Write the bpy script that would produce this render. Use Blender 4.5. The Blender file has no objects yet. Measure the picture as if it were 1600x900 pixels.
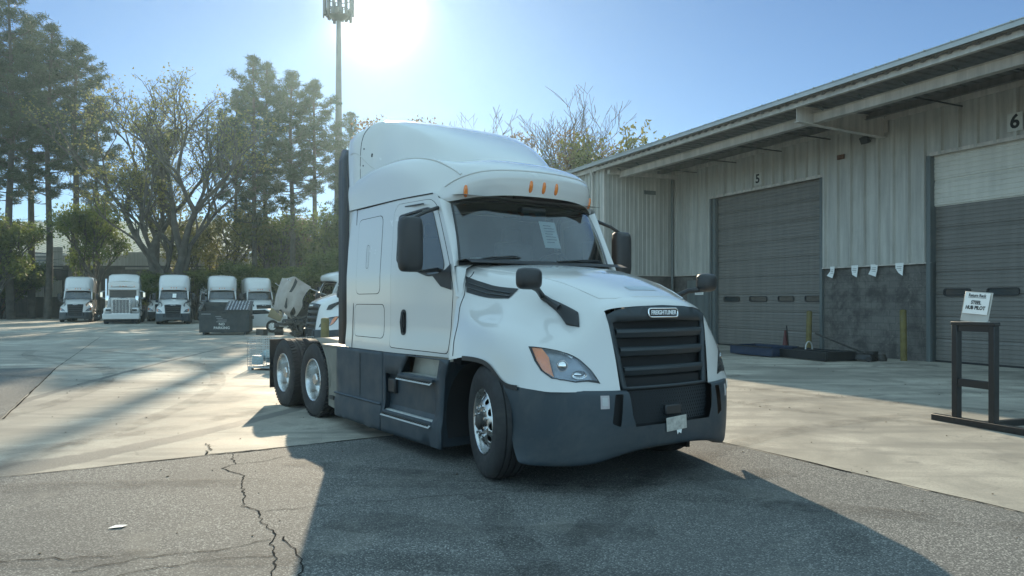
import bpy, bmesh, math, random
import numpy as np
from mathutils import Vector, Matrix
from mathutils.geometry import delaunay_2d_cdt
R=math.radians; PI=math.pi
S=bpy.context.scene; COL=S.collection
# ------------------------------------------------------------------ camera, sky, sun, exposure
cd=bpy.data.cameras.new('camera'); cam=bpy.data.objects.new('camera',cd); COL.objects.link(cam)
cam.location=(0,0,1.6); cam.rotation_euler=(R(90),0,0)
cd.sensor_width=36; cd.lens=36*1150/1600; cd.shift_y=22/1600; cd.clip_start=.05; cd.clip_end=3000
S.camera=cam
SUN_EL=R(21.5); SUN_AZ=R(-10.5)          # azimuth measured from +Y towards +X
SUNV=Vector((math.sin(SUN_AZ)*math.cos(SUN_EL),math.cos(SUN_AZ)*math.cos(SUN_EL),math.sin(SUN_EL)))
W=bpy.data.worlds.new('World'); S.world=W; W.use_nodes=True
wn=W.node_tree.nodes; wl=W.node_tree.links
bg=wn['Background']; sky=wn.new('ShaderNodeTexSky'); sky.sky_type='NISHITA'; sky.sun_disc=False
sky.sun_elevation=SUN_EL; sky.sun_rotation=SUN_AZ; sky.air_density=.92; sky.dust_density=.03; sky.ozone_density=4.5; sky.altitude=200
# the bright aureole that thin haze spreads round the sun, fixed to the sun's direction
def wmath(op,a,b=None):
    q=wn.new('ShaderNodeMath'); q.operation=op
    for k,v in enumerate((a,b)):
        if v is None: continue
        if isinstance(v,(int,float)): q.inputs[k].default_value=v
        else: wl.new(v,q.inputs[k])
    return q.outputs[0]
tc=wn.new('ShaderNodeTexCoord'); dt=wn.new('ShaderNodeVectorMath'); dt.operation='DOT_PRODUCT'; wl.new(tc.outputs['Generated'],dt.inputs[0]); dt.inputs[1].default_value=SUNV
cs=wmath('MAXIMUM',dt.outputs['Value'],0.0)
gl=wmath('ADD',wmath('ADD',wmath('MULTIPLY',wmath('POWER',cs,22.0),.12),wmath('MULTIPLY',wmath('POWER',cs,150.0),1.7)),wmath('MULTIPLY',wmath('POWER',cs,900.0),14.0))
gc=wn.new('ShaderNodeVectorMath'); gc.operation='SCALE'; gc.inputs[0].default_value=(.93,1.0,.98); wl.new(gl,gc.inputs[3])
ad=wn.new('ShaderNodeVectorMath'); ad.operation='ADD'; wl.new(sky.outputs[0],ad.inputs[0]); wl.new(gc.outputs[0],ad.inputs[1])
# fill light added to the unseen sky behind the camera and overhead, noise-mottled
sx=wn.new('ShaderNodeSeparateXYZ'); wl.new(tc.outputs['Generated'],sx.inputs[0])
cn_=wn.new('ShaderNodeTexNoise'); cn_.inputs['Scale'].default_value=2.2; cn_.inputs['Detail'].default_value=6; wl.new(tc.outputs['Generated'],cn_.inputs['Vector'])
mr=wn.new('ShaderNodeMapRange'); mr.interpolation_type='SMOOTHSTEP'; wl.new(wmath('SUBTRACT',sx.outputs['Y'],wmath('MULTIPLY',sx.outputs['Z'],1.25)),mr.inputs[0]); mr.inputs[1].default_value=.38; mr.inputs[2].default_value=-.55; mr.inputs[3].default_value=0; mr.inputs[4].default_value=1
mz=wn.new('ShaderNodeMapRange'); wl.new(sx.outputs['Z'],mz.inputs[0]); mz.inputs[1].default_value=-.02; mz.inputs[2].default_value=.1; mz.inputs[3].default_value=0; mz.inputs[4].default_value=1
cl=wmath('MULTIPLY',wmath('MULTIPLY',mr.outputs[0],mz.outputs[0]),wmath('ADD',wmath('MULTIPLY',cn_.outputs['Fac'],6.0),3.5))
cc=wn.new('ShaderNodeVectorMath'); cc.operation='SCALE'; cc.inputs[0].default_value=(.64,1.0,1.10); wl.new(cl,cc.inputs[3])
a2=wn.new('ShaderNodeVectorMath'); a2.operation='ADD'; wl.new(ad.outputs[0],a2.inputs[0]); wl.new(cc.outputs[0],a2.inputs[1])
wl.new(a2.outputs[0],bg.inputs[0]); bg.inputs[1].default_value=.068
sl=bpy.data.lights.new('sun','SUN'); sl.energy=5.0; sl.angle=R(.6); sl.color=(1,.84,.61)
so=bpy.data.objects.new('sun',sl); COL.objects.link(so); so.rotation_euler=SUNV.to_track_quat('Z','Y').to_euler()
S.view_settings.view_transform='Standard'; S.view_settings.look='None'; S.view_settings.gamma=1
S.view_settings.use_curve_mapping=False; S.view_settings.exposure=.80
S.render.engine='CYCLES'; S.cycles.use_denoising=True
S.cycles.max_bounces=8; S.cycles.transparent_max_bounces=24; S.cycles.volume_bounces=1
S.cycles.volume_step_rate=4; S.cycles.sample_clamp_indirect=6

# ------------------------------------------------------------------ materials
def nodes_of(name):
    m=bpy.data.materials.new(name); m.use_nodes=True
    nt=m.node_tree; return m,nt.nodes,nt.links,nt.nodes['Principled BSDF']
def noise(nd,lk,co,scale,detail=4,rough=.55,dist=0):
    n=nd.new('ShaderNodeTexNoise'); n.inputs['Scale'].default_value=scale; n.inputs['Detail'].default_value=detail
    n.inputs['Roughness'].default_value=rough; n.inputs['Distortion'].default_value=dist
    lk.new(co,n.inputs['Vector']); return n.outputs['Fac']
def ramp(nd,lk,fac,stops):
    r=nd.new('ShaderNodeValToRGB'); e=r.color_ramp.elements
    while len(e)<len(stops): e.new(.5)
    for k,(p,c) in enumerate(stops):
        e[k].position=p; e[k].color=(c,c,c,1) if isinstance(c,(int,float)) else (*c,1)
    lk.new(fac,r.inputs[0]); return r.outputs[0]
def mixc(nd,lk,f,a,b,mode='MIX'):
    m=nd.new('ShaderNodeMix'); m.data_type='RGBA'; m.blend_type=mode
    for sock,val in ((m.inputs[0],f),(m.inputs[6],a),(m.inputs[7],b)):
        if isinstance(val,(int,float)): sock.default_value=val
        elif isinstance(val,tuple): sock.default_value=(*val,1)
        else: lk.new(val,sock)
    return m.outputs[2]
def coords(nd,kind='Object'):
    return nd.new('ShaderNodeTexCoord').outputs[kind]
def bump(nd,lk,b,h,strength=.3,dist=.01):
    n=nd.new('ShaderNodeBump'); n.inputs['Strength'].default_value=strength; n.inputs['Distance'].default_value=dist
    lk.new(h,n.inputs['Height']); lk.new(n.outputs[0],b.inputs['Normal'])
def simple(name,c,rough=.5,metal=0,var=.12,scale=3,coat=0,bmp=0,dirt=None,dirt_amt=.3,emit=None,spec=None):
    m,nd,lk,b=nodes_of(name); co=coords(nd)
    n=noise(nd,lk,co,scale,5)
    lo=tuple(x*(1-var) for x in c); hi=tuple(min(1,x*(1+var)) for x in c)
    col=ramp(nd,lk,n,[(.3,lo),(.7,hi)])
    if dirt:
        n2=noise(nd,lk,co,scale*.6,8,.7,.6)
        f=ramp(nd,lk,n2,[(.52,0.),(.72,dirt_amt)])
        col=mixc(nd,lk,f,col,dirt)
        n3=noise(nd,lk,co,scale*2.3,6)
        rr=ramp(nd,lk,n3,[(.3,max(0,rough-.08)),(.7,min(1,rough+.15))]); lk.new(rr,b.inputs['Roughness'])
    else: b.inputs['Roughness'].default_value=rough
    lk.new(col,b.inputs['Base Color']); b.inputs['Metallic'].default_value=metal
    b.inputs['Coat Weight'].default_value=coat; b.inputs['Coat Roughness'].default_value=.06
    if spec is not None: b.inputs['Specular IOR Level'].default_value=spec
    if coat>.7: bump(nd,lk,b,noise(nd,lk,co,2.2,2,.4),.012,.02)
    if bmp: bump(nd,lk,b,noise(nd,lk,co,scale*12,4),bmp,.004)
    return m
def glass(name,tint=(.35,.42,.45),refl=.35,rough=.02):
    m,nd,lk,b=nodes_of(name); nd.remove(b)
    t=nd.new('ShaderNodeBsdfTransparent'); t.inputs[0].default_value=(*tint,1)
    g=nd.new('ShaderNodeBsdfGlossy'); g.inputs[0].default_value=(.95,.97,1,1); g.inputs[1].default_value=rough
    fr=nd.new('ShaderNodeFresnel'); fr.inputs[0].default_value=1.5
    mm=nd.new('ShaderNodeMath'); mm.operation='MULTIPLY_ADD'; mm.inputs[1].default_value=1.5; mm.inputs[2].default_value=refl*.1
    lk.new(fr.outputs[0],mm.inputs[0])
    mx=nd.new('ShaderNodeMixShader'); lk.new(mm.outputs[0],mx.inputs[0]); lk.new(t.outputs[0],mx.inputs[1]); lk.new(g.outputs[0],mx.inputs[2])
    lk.new(mx.outputs[0],nd['Material Output'].inputs['Surface']); return m
def leaf_mat(name,c1,c2,trans=.35):
    m,nd,lk,b=nodes_of(name); co=coords(nd)
    n=noise(nd,lk,co,.9,3); col=ramp(nd,lk,n,[(.35,c1),(.65,c2)])
    lk.new(col,b.inputs['Base Color']); b.inputs['Roughness'].default_value=.55
    tr=nd.new('ShaderNodeBsdfTranslucent'); lk.new(col,tr.inputs[0])
    mx=nd.new('ShaderNodeMixShader'); mx.inputs[0].default_value=trans
    lk.new(b.outputs[0],mx.inputs[1]); lk.new(tr.outputs[0],mx.inputs[2])
    lk.new(mx.outputs[0],nd['Material Output'].inputs['Surface']); return m
M={}
M['white']=simple('white_paint',(.585,.575,.555),.13,0,.02,.9,coat=.8,dirt=(.5,.48,.44),dirt_amt=.10)
M['white_far']=simple('white_paint_parked',(.66,.66,.64),.35,0,.05,1.5,coat=.3,dirt=(.34,.32,.27),dirt_amt=.45)
M['plastic']=simple('grey_black_plastic',(.028,.041,.052),.5,0,.12,2,dirt=(.11,.105,.095),dirt_amt=.45,bmp=.05)
M['black']=simple('black_plastic',(.016,.017,.019),.42,0,.1,4)
M['matte']=simple('matte_black',(.012,.012,.013),.85,0,.1,4)
M['rubber']=simple('tyre_rubber',(.022,.022,.023),.78,0,.2,6,dirt=(.07,.065,.058),dirt_amt=.5,bmp=.1)
M['alu']=simple('polished_aluminium',(.58,.58,.57),.26,1,.05,6,dirt=(.35,.33,.30),dirt_amt=.5)
M['chrome']=simple('chrome',(.8,.8,.8),.07,1,.02,6)
M['steel']=simple('dark_chassis_steel',(.05,.048,.045),.6,.3,.3,5,dirt=(.13,.10,.07),dirt_amt=.5)
M['tread']=simple('step_tread_metal',(.45,.45,.43),.5,.25,.15,20)
M['fender_plate']=simple('dusty_fender_plate',(.17,.165,.14),.6,0,.15,3,dirt=(.25,.22,.17),dirt_amt=.6)
M['amber']=simple('amber_lens',(.75,.20,.03),.2,0,.1,20,coat=.5)
M['amber_bright']=simple('amber_reflector',(1,.26,.02),.2,0,.1,20,coat=.5)
M['lamp_inside']=simple('lamp_inside',(.20,.22,.24),.25,.6,.3,14)
M['red']=simple('red_lens',(.45,.03,.02),.25,0,.1,20)
M['interior']=simple('cab_interior',(.035,.036,.04),.7,0,.2,5)
M['headliner']=simple('headliner_cloth',(.30,.30,.29),.9,0,.1,8)
M['seat']=simple('seat_fabric',(.05,.05,.055),.9,0,.2,12)
M['glass']=glass('windshield_glass',(.50,.58,.60),.5)
M['glass_side']=glass('door_glass',(.32,.36,.38),.4)
M['grille_plastic']=simple('grille_plastic',(.022,.031,.037),.5,0,.1,4)
M['letter_bright']=simple('bright_letters',(.82,.84,.85),.35,0,.02,8)
M['dusty_plate']=simple('dusty_pale_plate',(.36,.345,.30),.6,0,.15,3,dirt=(.2,.18,.15),dirt_amt=.6)
M['lens']=glass('headlight_lens',(.95,.96,.97),.3)
M['paper']=simple('paper',(.80,.80,.77),.8,0,.03,8)
M['ink']=simple('black_lettering',(.02,.02,.022),.7,0,.05,8)
M['sign_grey']=simple('faded_sign_board',(.50,.50,.46),.8,0,.05,8)
M['inkgrey']=simple('faded_print',(.28,.28,.28),.8,0,.2,30)
M['letter_white']=simple('white_lettering',(.62,.62,.58),.7,0,.15,8)
M['plate']=simple('worn_licence_plate',(.42,.40,.36),.6,.1,.25,30)
def mark_mat():
    m,nd,lk,b=nodes_of('tyre_mark'); co=coords(nd); b.inputs['Base Color'].default_value=(.05,.048,.045,1); b.inputs['Roughness'].default_value=.9
    t=nd.new('ShaderNodeBsdfTransparent'); mx=nd.new('ShaderNodeMixShader'); n=noise(nd,lk,co,2.2,7,.75,.6)
    lk.new(ramp(nd,lk,n,[(.40,0.),(.75,.42)]),mx.inputs[0]); lk.new(t.outputs[0],mx.inputs[1]); lk.new(b.outputs[0],mx.inputs[2])
    lk.new(mx.outputs[0],nd['Material Output'].inputs['Surface']); return m
M['tyre_mark']=mark_mat()
def siding_mat(name,c,streak=.35):
    m,nd,lk,b=nodes_of(name); co=coords(nd)
    mp=nd.new('ShaderNodeMapping'); mp.inputs['Scale'].default_value=(3.0,3.0,.22); lk.new(co,mp.inputs[0])
    n=noise(nd,lk,mp.outputs[0],1.6,7,.65); base=ramp(nd,lk,n,[(.32,tuple(x*(1-streak) for x in c)),(.62,c)])
    n2=noise(nd,lk,co,1.1,6,.7); col=mixc(nd,lk,ramp(nd,lk,n2,[(.5,0.),(.8,.35)]),base,(.20,.185,.16))
    lk.new(col,b.inputs['Base Color']); b.inputs['Roughness'].default_value=.5
    bump(nd,lk,b,n2,.08,.01); return m
M['siding']=siding_mat('painted_metal_siding',(.49,.475,.43))
M['trim']=siding_mat('weathered_white_trim',(.60,.55,.49),.35)
M['door_metal']=siding_mat('grey_overhead_door',(.185,.172,.155),.2)
M['door_white']=siding_mat('white_overhead_door',(.64,.61,.54),.12)
M['jamb']=siding_mat('dark_door_jamb',(.13,.15,.15),.3)
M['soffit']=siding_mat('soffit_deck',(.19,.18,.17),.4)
M['roof_metal']=simple('roof_sheet',(.42,.43,.42),.4,.4,.1,2)
def block_mat():
    m,nd,lk,b=nodes_of('painted_block_wall'); co=coords(nd)
    mp=nd.new('ShaderNodeMapping'); mp.inputs['Rotation'].default_value=(R(90),0,0); lk.new(co,mp.inputs[0])
    br=nd.new('ShaderNodeTexBrick'); br.inputs['Scale'].default_value=1; br.inputs['Brick Width'].default_value=.4; br.inputs['Row Height'].default_value=.2
    br.inputs['Mortar Size'].default_value=.008; br.inputs['Color1'].default_value=(.135,.125,.115,1); br.inputs['Color2'].default_value=(.16,.15,.135,1); br.inputs['Mortar'].default_value=(.10,.095,.09,1)
    lk.new(mp.outputs[0],br.inputs['Vector'])
    n=noise(nd,lk,co,1.5,8,.7,.3); col=mixc(nd,lk,ramp(nd,lk,n,[(.45,0.),(.62,.8)]),br.outputs[0],(.045,.042,.04))
    n2=noise(nd,lk,co,9,5,.7); col=mixc(nd,lk,ramp(nd,lk,n2,[(.6,0.),(.68,.5)]),col,(.24,.22,.19))
    lk.new(col,b.inputs['Base Color']); b.inputs['Roughness'].default_value=.8
    bump(nd,lk,b,br.outputs['Fac'],-.4,.006); return m
M['block']=block_mat()
def concrete_mat():
    m,nd,lk,b=nodes_of('yard_concrete'); co=coords(nd)
    big=noise(nd,lk,co,.16,7,.62,.8); mid=noise(nd,lk,co,1.1,8,.7,.4); fine=noise(nd,lk,co,42,4,.7); grit=noise(nd,lk,co,120,2,.6)
    col=ramp(nd,lk,big,[(.36,(.20,.184,.155)),(.5,(.38,.348,.292)),(.62,(.54,.492,.41))])
    col=mixc(nd,lk,ramp(nd,lk,mid,[(.38,.75),(.56,0.)]),col,(.23,.212,.18))
    mp=nd.new('ShaderNodeMapping'); mp.inputs['Rotation'].default_value=(0,0,R(24)); mp.inputs['Scale'].default_value=(.25,2.2,1); lk.new(co,mp.inputs[0])
    st=noise(nd,lk,mp.outputs[0],.7,7,.65,.5); col=mixc(nd,lk,ramp(nd,lk,st,[(.48,0.),(.62,.7)]),col,(.19,.176,.152))
    ol=noise(nd,lk,co,.62,5,.55,1.6); col=mixc(nd,lk,ramp(nd,lk,ol,[(.56,0.),(.70,.75)]),col,(.16,.15,.132))
    ol2=noise(nd,lk,co,2.6,6,.7,.8); col=mixc(nd,lk,ramp(nd,lk,ol2,[(.60,0.),(.70,.6)]),col,(.14,.132,.118))
    # worn strip where the paste has gone and the aggregate shows, running past the rear wheels
    sp=nd.new('ShaderNodeSeparateXYZ'); lk.new(co,sp.inputs[0])
    def mth(op,a,b_,c_=None):
        q=nd.new('ShaderNodeMath'); q.operation=op
        for k,v in enumerate((a,b_,c_)):
            if v is None: continue
            if isinstance(v,(int,float)): q.inputs[k].default_value=v
            else: lk.new(v,q.inputs[k])
        return q.outputs[0]
    y0=mth('MULTIPLY_ADD',sp.outputs['X'],1.15,15.2)                     # centre line y(x)
    curve=mth('MULTIPLY',mth('POWER',mth('ADD',sp.outputs['X'],4.4),2),.9)
    d=mth('ABSOLUTE',mth('SUBTRACT',sp.outputs['Y'],mth('ADD',mth('MULTIPLY_ADD',sp.outputs['X'],1.9,15.9),curve)),0)
    d=mth('ADD',d,mth('MULTIPLY',mid,.9))
    band=ramp(nd,lk,d,[(.85,1.),(1.35,0.)])
    agg=ramp(nd,lk,fine,[(.35,(.07,.068,.063)),(.65,(.20,.19,.17))])
    col=mixc(nd,lk,mth('MULTIPLY',band,.9),col,agg)
    col=mixc(nd,lk,ramp(nd,lk,fine,[(.36,.55),(.52,0.)]),col,(.20,.19,.17))
    col=mixc(nd,lk,ramp(nd,lk,grit,[(.62,0.),(.72,.35)]),col,(.55,.52,.46))
    lk.new(col,b.inputs['Base Color']); rr=ramp(nd,lk,mid,[(.3,.62),(.7,.85)]); lk.new(rr,b.inputs['Roughness']); b.inputs['Specular IOR Level'].default_value=.12
    hb=mixc(nd,lk,.4,fine,grit); bump(nd,lk,b,hb,.5,.006); return m
def asphalt_mat(name='old_asphalt',k=1.0):
    m,nd,lk,b=nodes_of(name); co=coords(nd)
    v=nd.new('ShaderNodeTexVoronoi'); v.inputs['Scale'].default_value=92; lk.new(co,v.inputs['Vector'])
    sp=nd.new('ShaderNodeSeparateColor'); lk.new(v.outputs['Color'],sp.inputs[0])
    stone=ramp(nd,lk,sp.outputs[0],[(.0,(.085*k,.086*k,.084*k)),(.5,(.15*k,.148*k,.14*k)),(.8,(.23*k,.225*k,.208*k)),(1,(.38*k,.37*k,.34*k))])
    dd=ramp(nd,lk,v.outputs['Distance'],[(.42,0.),(.75,1.)]); col=mixc(nd,lk,dd,stone,(.075,.075,.073))
    big=noise(nd,lk,co,.45,7,.65,.6); col=mixc(nd,lk,ramp(nd,lk,big,[(.38,.5),(.6,0.)]),col,(.095,.094,.09))
    pat=noise(nd,lk,co,.8,6,.6,1.2); col=mixc(nd,lk,ramp(nd,lk,pat,[(.55,0.),(.72,.4)]),col,(.24,.225,.195))
    lk.new(col,b.inputs['Base Color']); b.inputs['Roughness'].default_value=.85; b.inputs['Specular IOR Level'].default_value=.12
    bump(nd,lk,b,v.outputs['Distance'],-.55,.008); return m
M['concrete']=concrete_mat(); M['asphalt']=asphalt_mat(k=1.02)
M['crack']=simple('crack_fill',(.03,.029,.027),1,0,.2,20,spec=0)
M['litter']=simple('leaf_litter',(.10,.075,.045),.95,0,.4,.8,bmp=.3)
M['yellow']=simple('worn_yellow_paint',(.15,.12,.04),.7,0,.25,5,dirt=(.11,.10,.07),dirt_amt=.95)
M['rust']=simple('rusty_orange_steel',(.14,.075,.05),.8,0,.3,3,dirt=(.12,.06,.04),dirt_amt=.6)
M['dumpster']=simple('dark_green_black_steel',(.032,.04,.042),.6,0,.2,3,dirt=(.10,.09,.075),dirt_amt=.5)
M['blackpaint']=simple('black_painted_steel',(.012,.014,.016),.38,0,.15,5,dirt=(.04,.04,.04),dirt_amt=.3)
M['bark']=simple('bark',(.075,.066,.055),.95,0,.35,2,bmp=.4)
M['twig']=simple('grey_twigs',(.12,.10,.085),.9,0,.25,2)
M['pine']=leaf_mat('pine_needles',(.028,.05,.022),(.06,.085,.035),.3)
M['leaf_green']=leaf_mat('green_leaves',(.06,.095,.025),(.17,.20,.05),.55)
M['leaf_olive']=leaf_mat('olive_leaves',(.11,.12,.035),(.25,.235,.075),.55)
M['leaf_brown']=leaf_mat('brown_autumn_leaves',(.13,.075,.035),(.24,.16,.07),.4)
M['pole']=simple('galvanised_pole',(.13,.13,.13),.5,.5,.1,1)
M['shed_dark']=siding_mat('dark_brown_boards',(.055,.048,.042),.4)
M['shed_light']=siding_mat('pale_panel',(.34,.32,.27),.3)
M['tan_roof']=siding_mat('tan_ribbed_roof',(.62,.53,.38),.2)
M['cage']=simple('galvanised_wire',(.42,.45,.46),.4,.7,.1,10)
M['wrap']=simple('blue_white_wrapped_goods',(.30,.42,.46),.5,0,.4,8)
M['blue']=simple('dark_blue_paint',(.018,.032,.065),.5,0,.2,6)
M['beige_shell']=simple('raw_hood_inside',(.36,.31,.27),.65,0,.15,2,dirt=(.2,.17,.14),dirt_amt=.5)

# ------------------------------------------------------------------ mesh tools
class MB:
    def __init__(s): s.v=[]; s.f=[]
    def add(s,vs,fs):
        o=len(s.v); s.v+= [tuple(p) for p in vs]; s.f+=[tuple(i+o for i in f) for f in fs]; return s
    def box(s,c,d,rot=None,taper=None):
        x,y,z=d[0]/2,d[1]/2,d[2]/2
        vs=[Vector((a*x,b*y,e*z)) for e in (-1,1) for b in (-1,1) for a in (-1,1)]
        if taper:
            for k in (4,5,6,7): vs[k].x*=taper[0]; vs[k].y*=taper[1]
        if rot is not None: vs=[rot@p for p in vs]
        vs=[p+Vector(c) for p in vs]
        return s.add(vs,[(0,2,3,1),(4,5,7,6),(0,1,5,4),(2,6,7,3),(0,4,6,2),(1,3,7,5)])
    def b2(s,x0,x1,y0,y1,z0,z1): return s.box(((x0+x1)/2,(y0+y1)/2,(z0+z1)/2),(abs(x1-x0),abs(y1-y0),abs(z1-z0)))
    def grid(s,rows,flip=False,close=False):
        n=len(rows);m=len(rows[0]);vs=[p for r in rows for p in r];fs=[]
        for i in range(n-1):
            for j in range(m if close else m-1):
                k=(j+1)%m; q=(i*m+j,i*m+k,(i+1)*m+k,(i+1)*m+j); fs.append(q[::-1] if flip else q)
        return s.add(vs,fs)
    def tube(s,pts,rad,n=8,cap=True):
        pts=[Vector(p) for p in pts]; rs=rad if isinstance(rad,(list,tuple)) else [rad]*len(pts)
        rings=[]; up=None
        for i,p in enumerate(pts):
            d=(pts[min(i+1,len(pts)-1)]-pts[max(i-1,0)]).normalized()
            if up is None:
                up=Vector((0,0,1)) if abs(d.z)<.9 else Vector((1,0,0))
            a=d.cross(up).normalized(); b=d.cross(a).normalized(); up=-b if False else up
            rings.append([p+(a*math.cos(2*PI*k/n)+b*math.sin(2*PI*k/n))*rs[i] for k in range(n)])
        o=len(s.v); s.grid(rings,close=True)
        if cap:
            s.f.append(tuple(o+k for k in range(n))[::-1]); e=o+(len(pts)-1)*n; s.f.append(tuple(e+k for k in range(n)))
        return s
    def lathe(s,prof,n=32,axis='y',c=(0,0,0)):   # prof: (r, a) pairs
        rings=[]
        for r,a in prof:
            ring=[]
            for k in range(n):
                t=2*PI*k/n; x,z=r*math.cos(t),r*math.sin(t)
                ring.append((c[0]+x,c[1]+a,c[2]+z) if axis=='y' else ((c[0]+x,c[1]+z,c[2]+a) if axis=='z' else (c[0]+a,c[1]+x,c[2]+z)))
            rings.append(ring)
        return s.grid(rings,close=True)
    def prism(s,poly,fn,d0,d1):   # fn(x,y,d)->3D
        n=len(poly); a=[fn(x,y,d0) for x,y in poly]; b=[fn(x,y,d1) for x,y in poly]
        return s.add(a+b,[tuple(range(n))[::-1],tuple(range(n,2*n))]+[(i,(i+1)%n,n+(i+1)%n,n+i) for i in range(n)])
def mesh_of(name,mb,mat,smooth=None):
    me=bpy.data.meshes.new(name); me.from_pydata([tuple(p) for p in mb.v],[],mb.f); me.update()
    if mat: me.materials.append(M[mat] if isinstance(mat,str) else mat)
    if smooth is not None:
        me.polygons.foreach_set('use_smooth',[True]*len(me.polygons)); me.set_sharp_from_angle(angle=R(smooth))
    return me
def fix_normals(me):
    bm=bmesh.new(); bm.from_mesh(me); bmesh.ops.recalc_face_normals(bm,faces=bm.faces); bm.to_mesh(me); bm.free()
def part(name,mb,mat,parent=None,smooth=None,bevel=0,solid=0,loc=None,rot=None,label=None,fixn=True,seg=2):
    me=mesh_of(name,mb,mat,smooth)
    if fixn: 
        fix_normals(me)
        if smooth is not None: me.set_sharp_from_angle(angle=R(smooth))
    o=bpy.data.objects.new(name,me); COL.objects.link(o)
    if parent is not None: o.parent=parent
    if loc is not None: o.location=loc
    if rot is not None: o.rotation_euler=rot
    if solid:
        q=o.modifiers.new('thickness','SOLIDIFY'); q.thickness=abs(solid); q.offset=-1 if solid>0 else 1
    if bevel:
        q=o.modifiers.new('edge','BEVEL'); q.width=bevel; q.segments=seg; q.limit_method='ANGLE'; q.angle_limit=R(35)
        q.harden_normals=False
        if smooth is None: me.polygons.foreach_set('use_smooth',[True]*len(me.polygons)); me.set_sharp_from_angle(angle=R(35))
    if label: o['label']=label
    return o
def tag(o,label=None,cat=None,group=None,kind=None):
    for k,v in (('label',label),('category',cat),('group',group),('kind',kind)):
        if v: o[k]=v
    return o
def empty(name,loc=(0,0,0),rz=0,label=None,cat=None,group=None):
    o=bpy.data.objects.new(name,None); COL.objects.link(o); o.location=loc; o.rotation_euler=(0,0,rz); o.empty_display_size=.2
    return tag(o,label,cat,group)
def structure(name,mb,mat,smooth=None,**k):
    return tag(part(name,mb,mat,smooth=smooth,**k),kind='structure')
def copy_tree(o,parent=None,skip=()):
    c=o.copy(); COL.objects.link(c); c.parent=parent
    for ch in list(o.children):
        if ch.name.split('.')[0] in skip: continue
        copy_tree(ch,c,skip)
    return c
def inside(p,poly):
    x,y=p; r=False; n=len(poly); j=n-1
    for i in range(n):
        xi,yi=poly[i]; xj,yj=poly[j]
        if (yi>y)!=(yj>y) and x<(xj-xi)*(y-yi)/(yj-yi)+xi: r=not r
        j=i
    return r
def resample(poly,step):
    out=[]
    for i in range(len(poly)):
        a=poly[i]; b=poly[(i+1)%len(poly)]; n=max(1,int(math.ceil(math.hypot(b[0]-a[0],b[1]-a[1])/step)))
        out+=[(a[0]+(b[0]-a[0])*k/n,a[1]+(b[1]-a[1])*k/n) for k in range(n)]
    return out
def rounded(poly,r,n=4):
    out=[]; N=len(poly)
    for i in range(N):
        p=Vector(poly[i]); a=Vector(poly[i-1]); b=Vector(poly[(i+1)%N])
        rr=min(r,(a-p).length*.45,(b-p).length*.45)
        p0=p+(a-p).normalized()*rr; p2=p+(b-p).normalized()*rr
        for k in range(n+1):
            t=k/n; q=p0*(1-t)**2+p*2*t*(1-t)+p2*t*t; out.append((q.x,q.y))
    return out
def patch(outline,holes,fn,step):
    """fill a 2D outline with holes by small triangles and lay it on the surface fn(x,y)->(u,v,w)"""
    loops=[resample(outline,step)]+[resample(h,step) for h in holes]
    pts=[];edges=[]
    for lp in loops:
        o=len(pts); pts+=lp; edges+=[(o+i,o+(i+1)%len(lp)) for i in range(len(lp))]
    xs=[p[0] for p in outline]; ys=[p[1] for p in outline]
    nb=list(pts)
    x=min(xs)+step*.5
    while x<max(xs):
        y=min(ys)+step*.5
        while y<max(ys):
            if inside((x,y),outline) and not any(inside((x,y),h) for h in holes) and min((x-a)**2+(y-b)**2 for a,b in nb)>(.42*step)**2: pts.append((x,y))
            y+=step
        x+=step
    v,e,f,*_=delaunay_2d_cdt([Vector(p) for p in pts],edges,[],0,1e-6)
    keep=[]
    for t in f:
        c=(sum(v[i].x for i in t)/len(t),sum(v[i].y for i in t)/len(t))
        if inside(c,outline) and not any(inside(c,h) for h in holes): keep.append(tuple(t))
    mb=MB(); mb.add([fn(p.x,p.y) for p in v],keep); return mb
def text_mesh(s,size,mat,bold=.0,depth=.003,align='CENTER',spacing=1.0):
    c=bpy.data.curves.new('lettering','FONT'); c.body=s; c.size=size; c.align_x=align; c.align_y='CENTER'; c.extrude=depth; c.offset=bold
    c.space_character=spacing; c.resolution_u=3
    o=bpy.data.objects.new('lettering',c); COL.objects.link(o)
    me=bpy.data.meshes.new_from_object(o.evaluated_get(bpy.context.evaluated_depsgraph_get()))
    bpy.data.objects.remove(o); me.materials.clear(); me.materials.append(M[mat]); return me
def lettering(s,size,mat,parent,loc,rot,bold=0,scale=(1,1,1),name='lettering',depth=.002,spacing=1.0):
    o=bpy.data.objects.new(name,text_mesh(s,size,mat,bold,depth,spacing=spacing)); COL.objects.link(o); o.parent=parent; o.location=loc; o.rotation_euler=rot; o.scale=scale; return o
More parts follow.
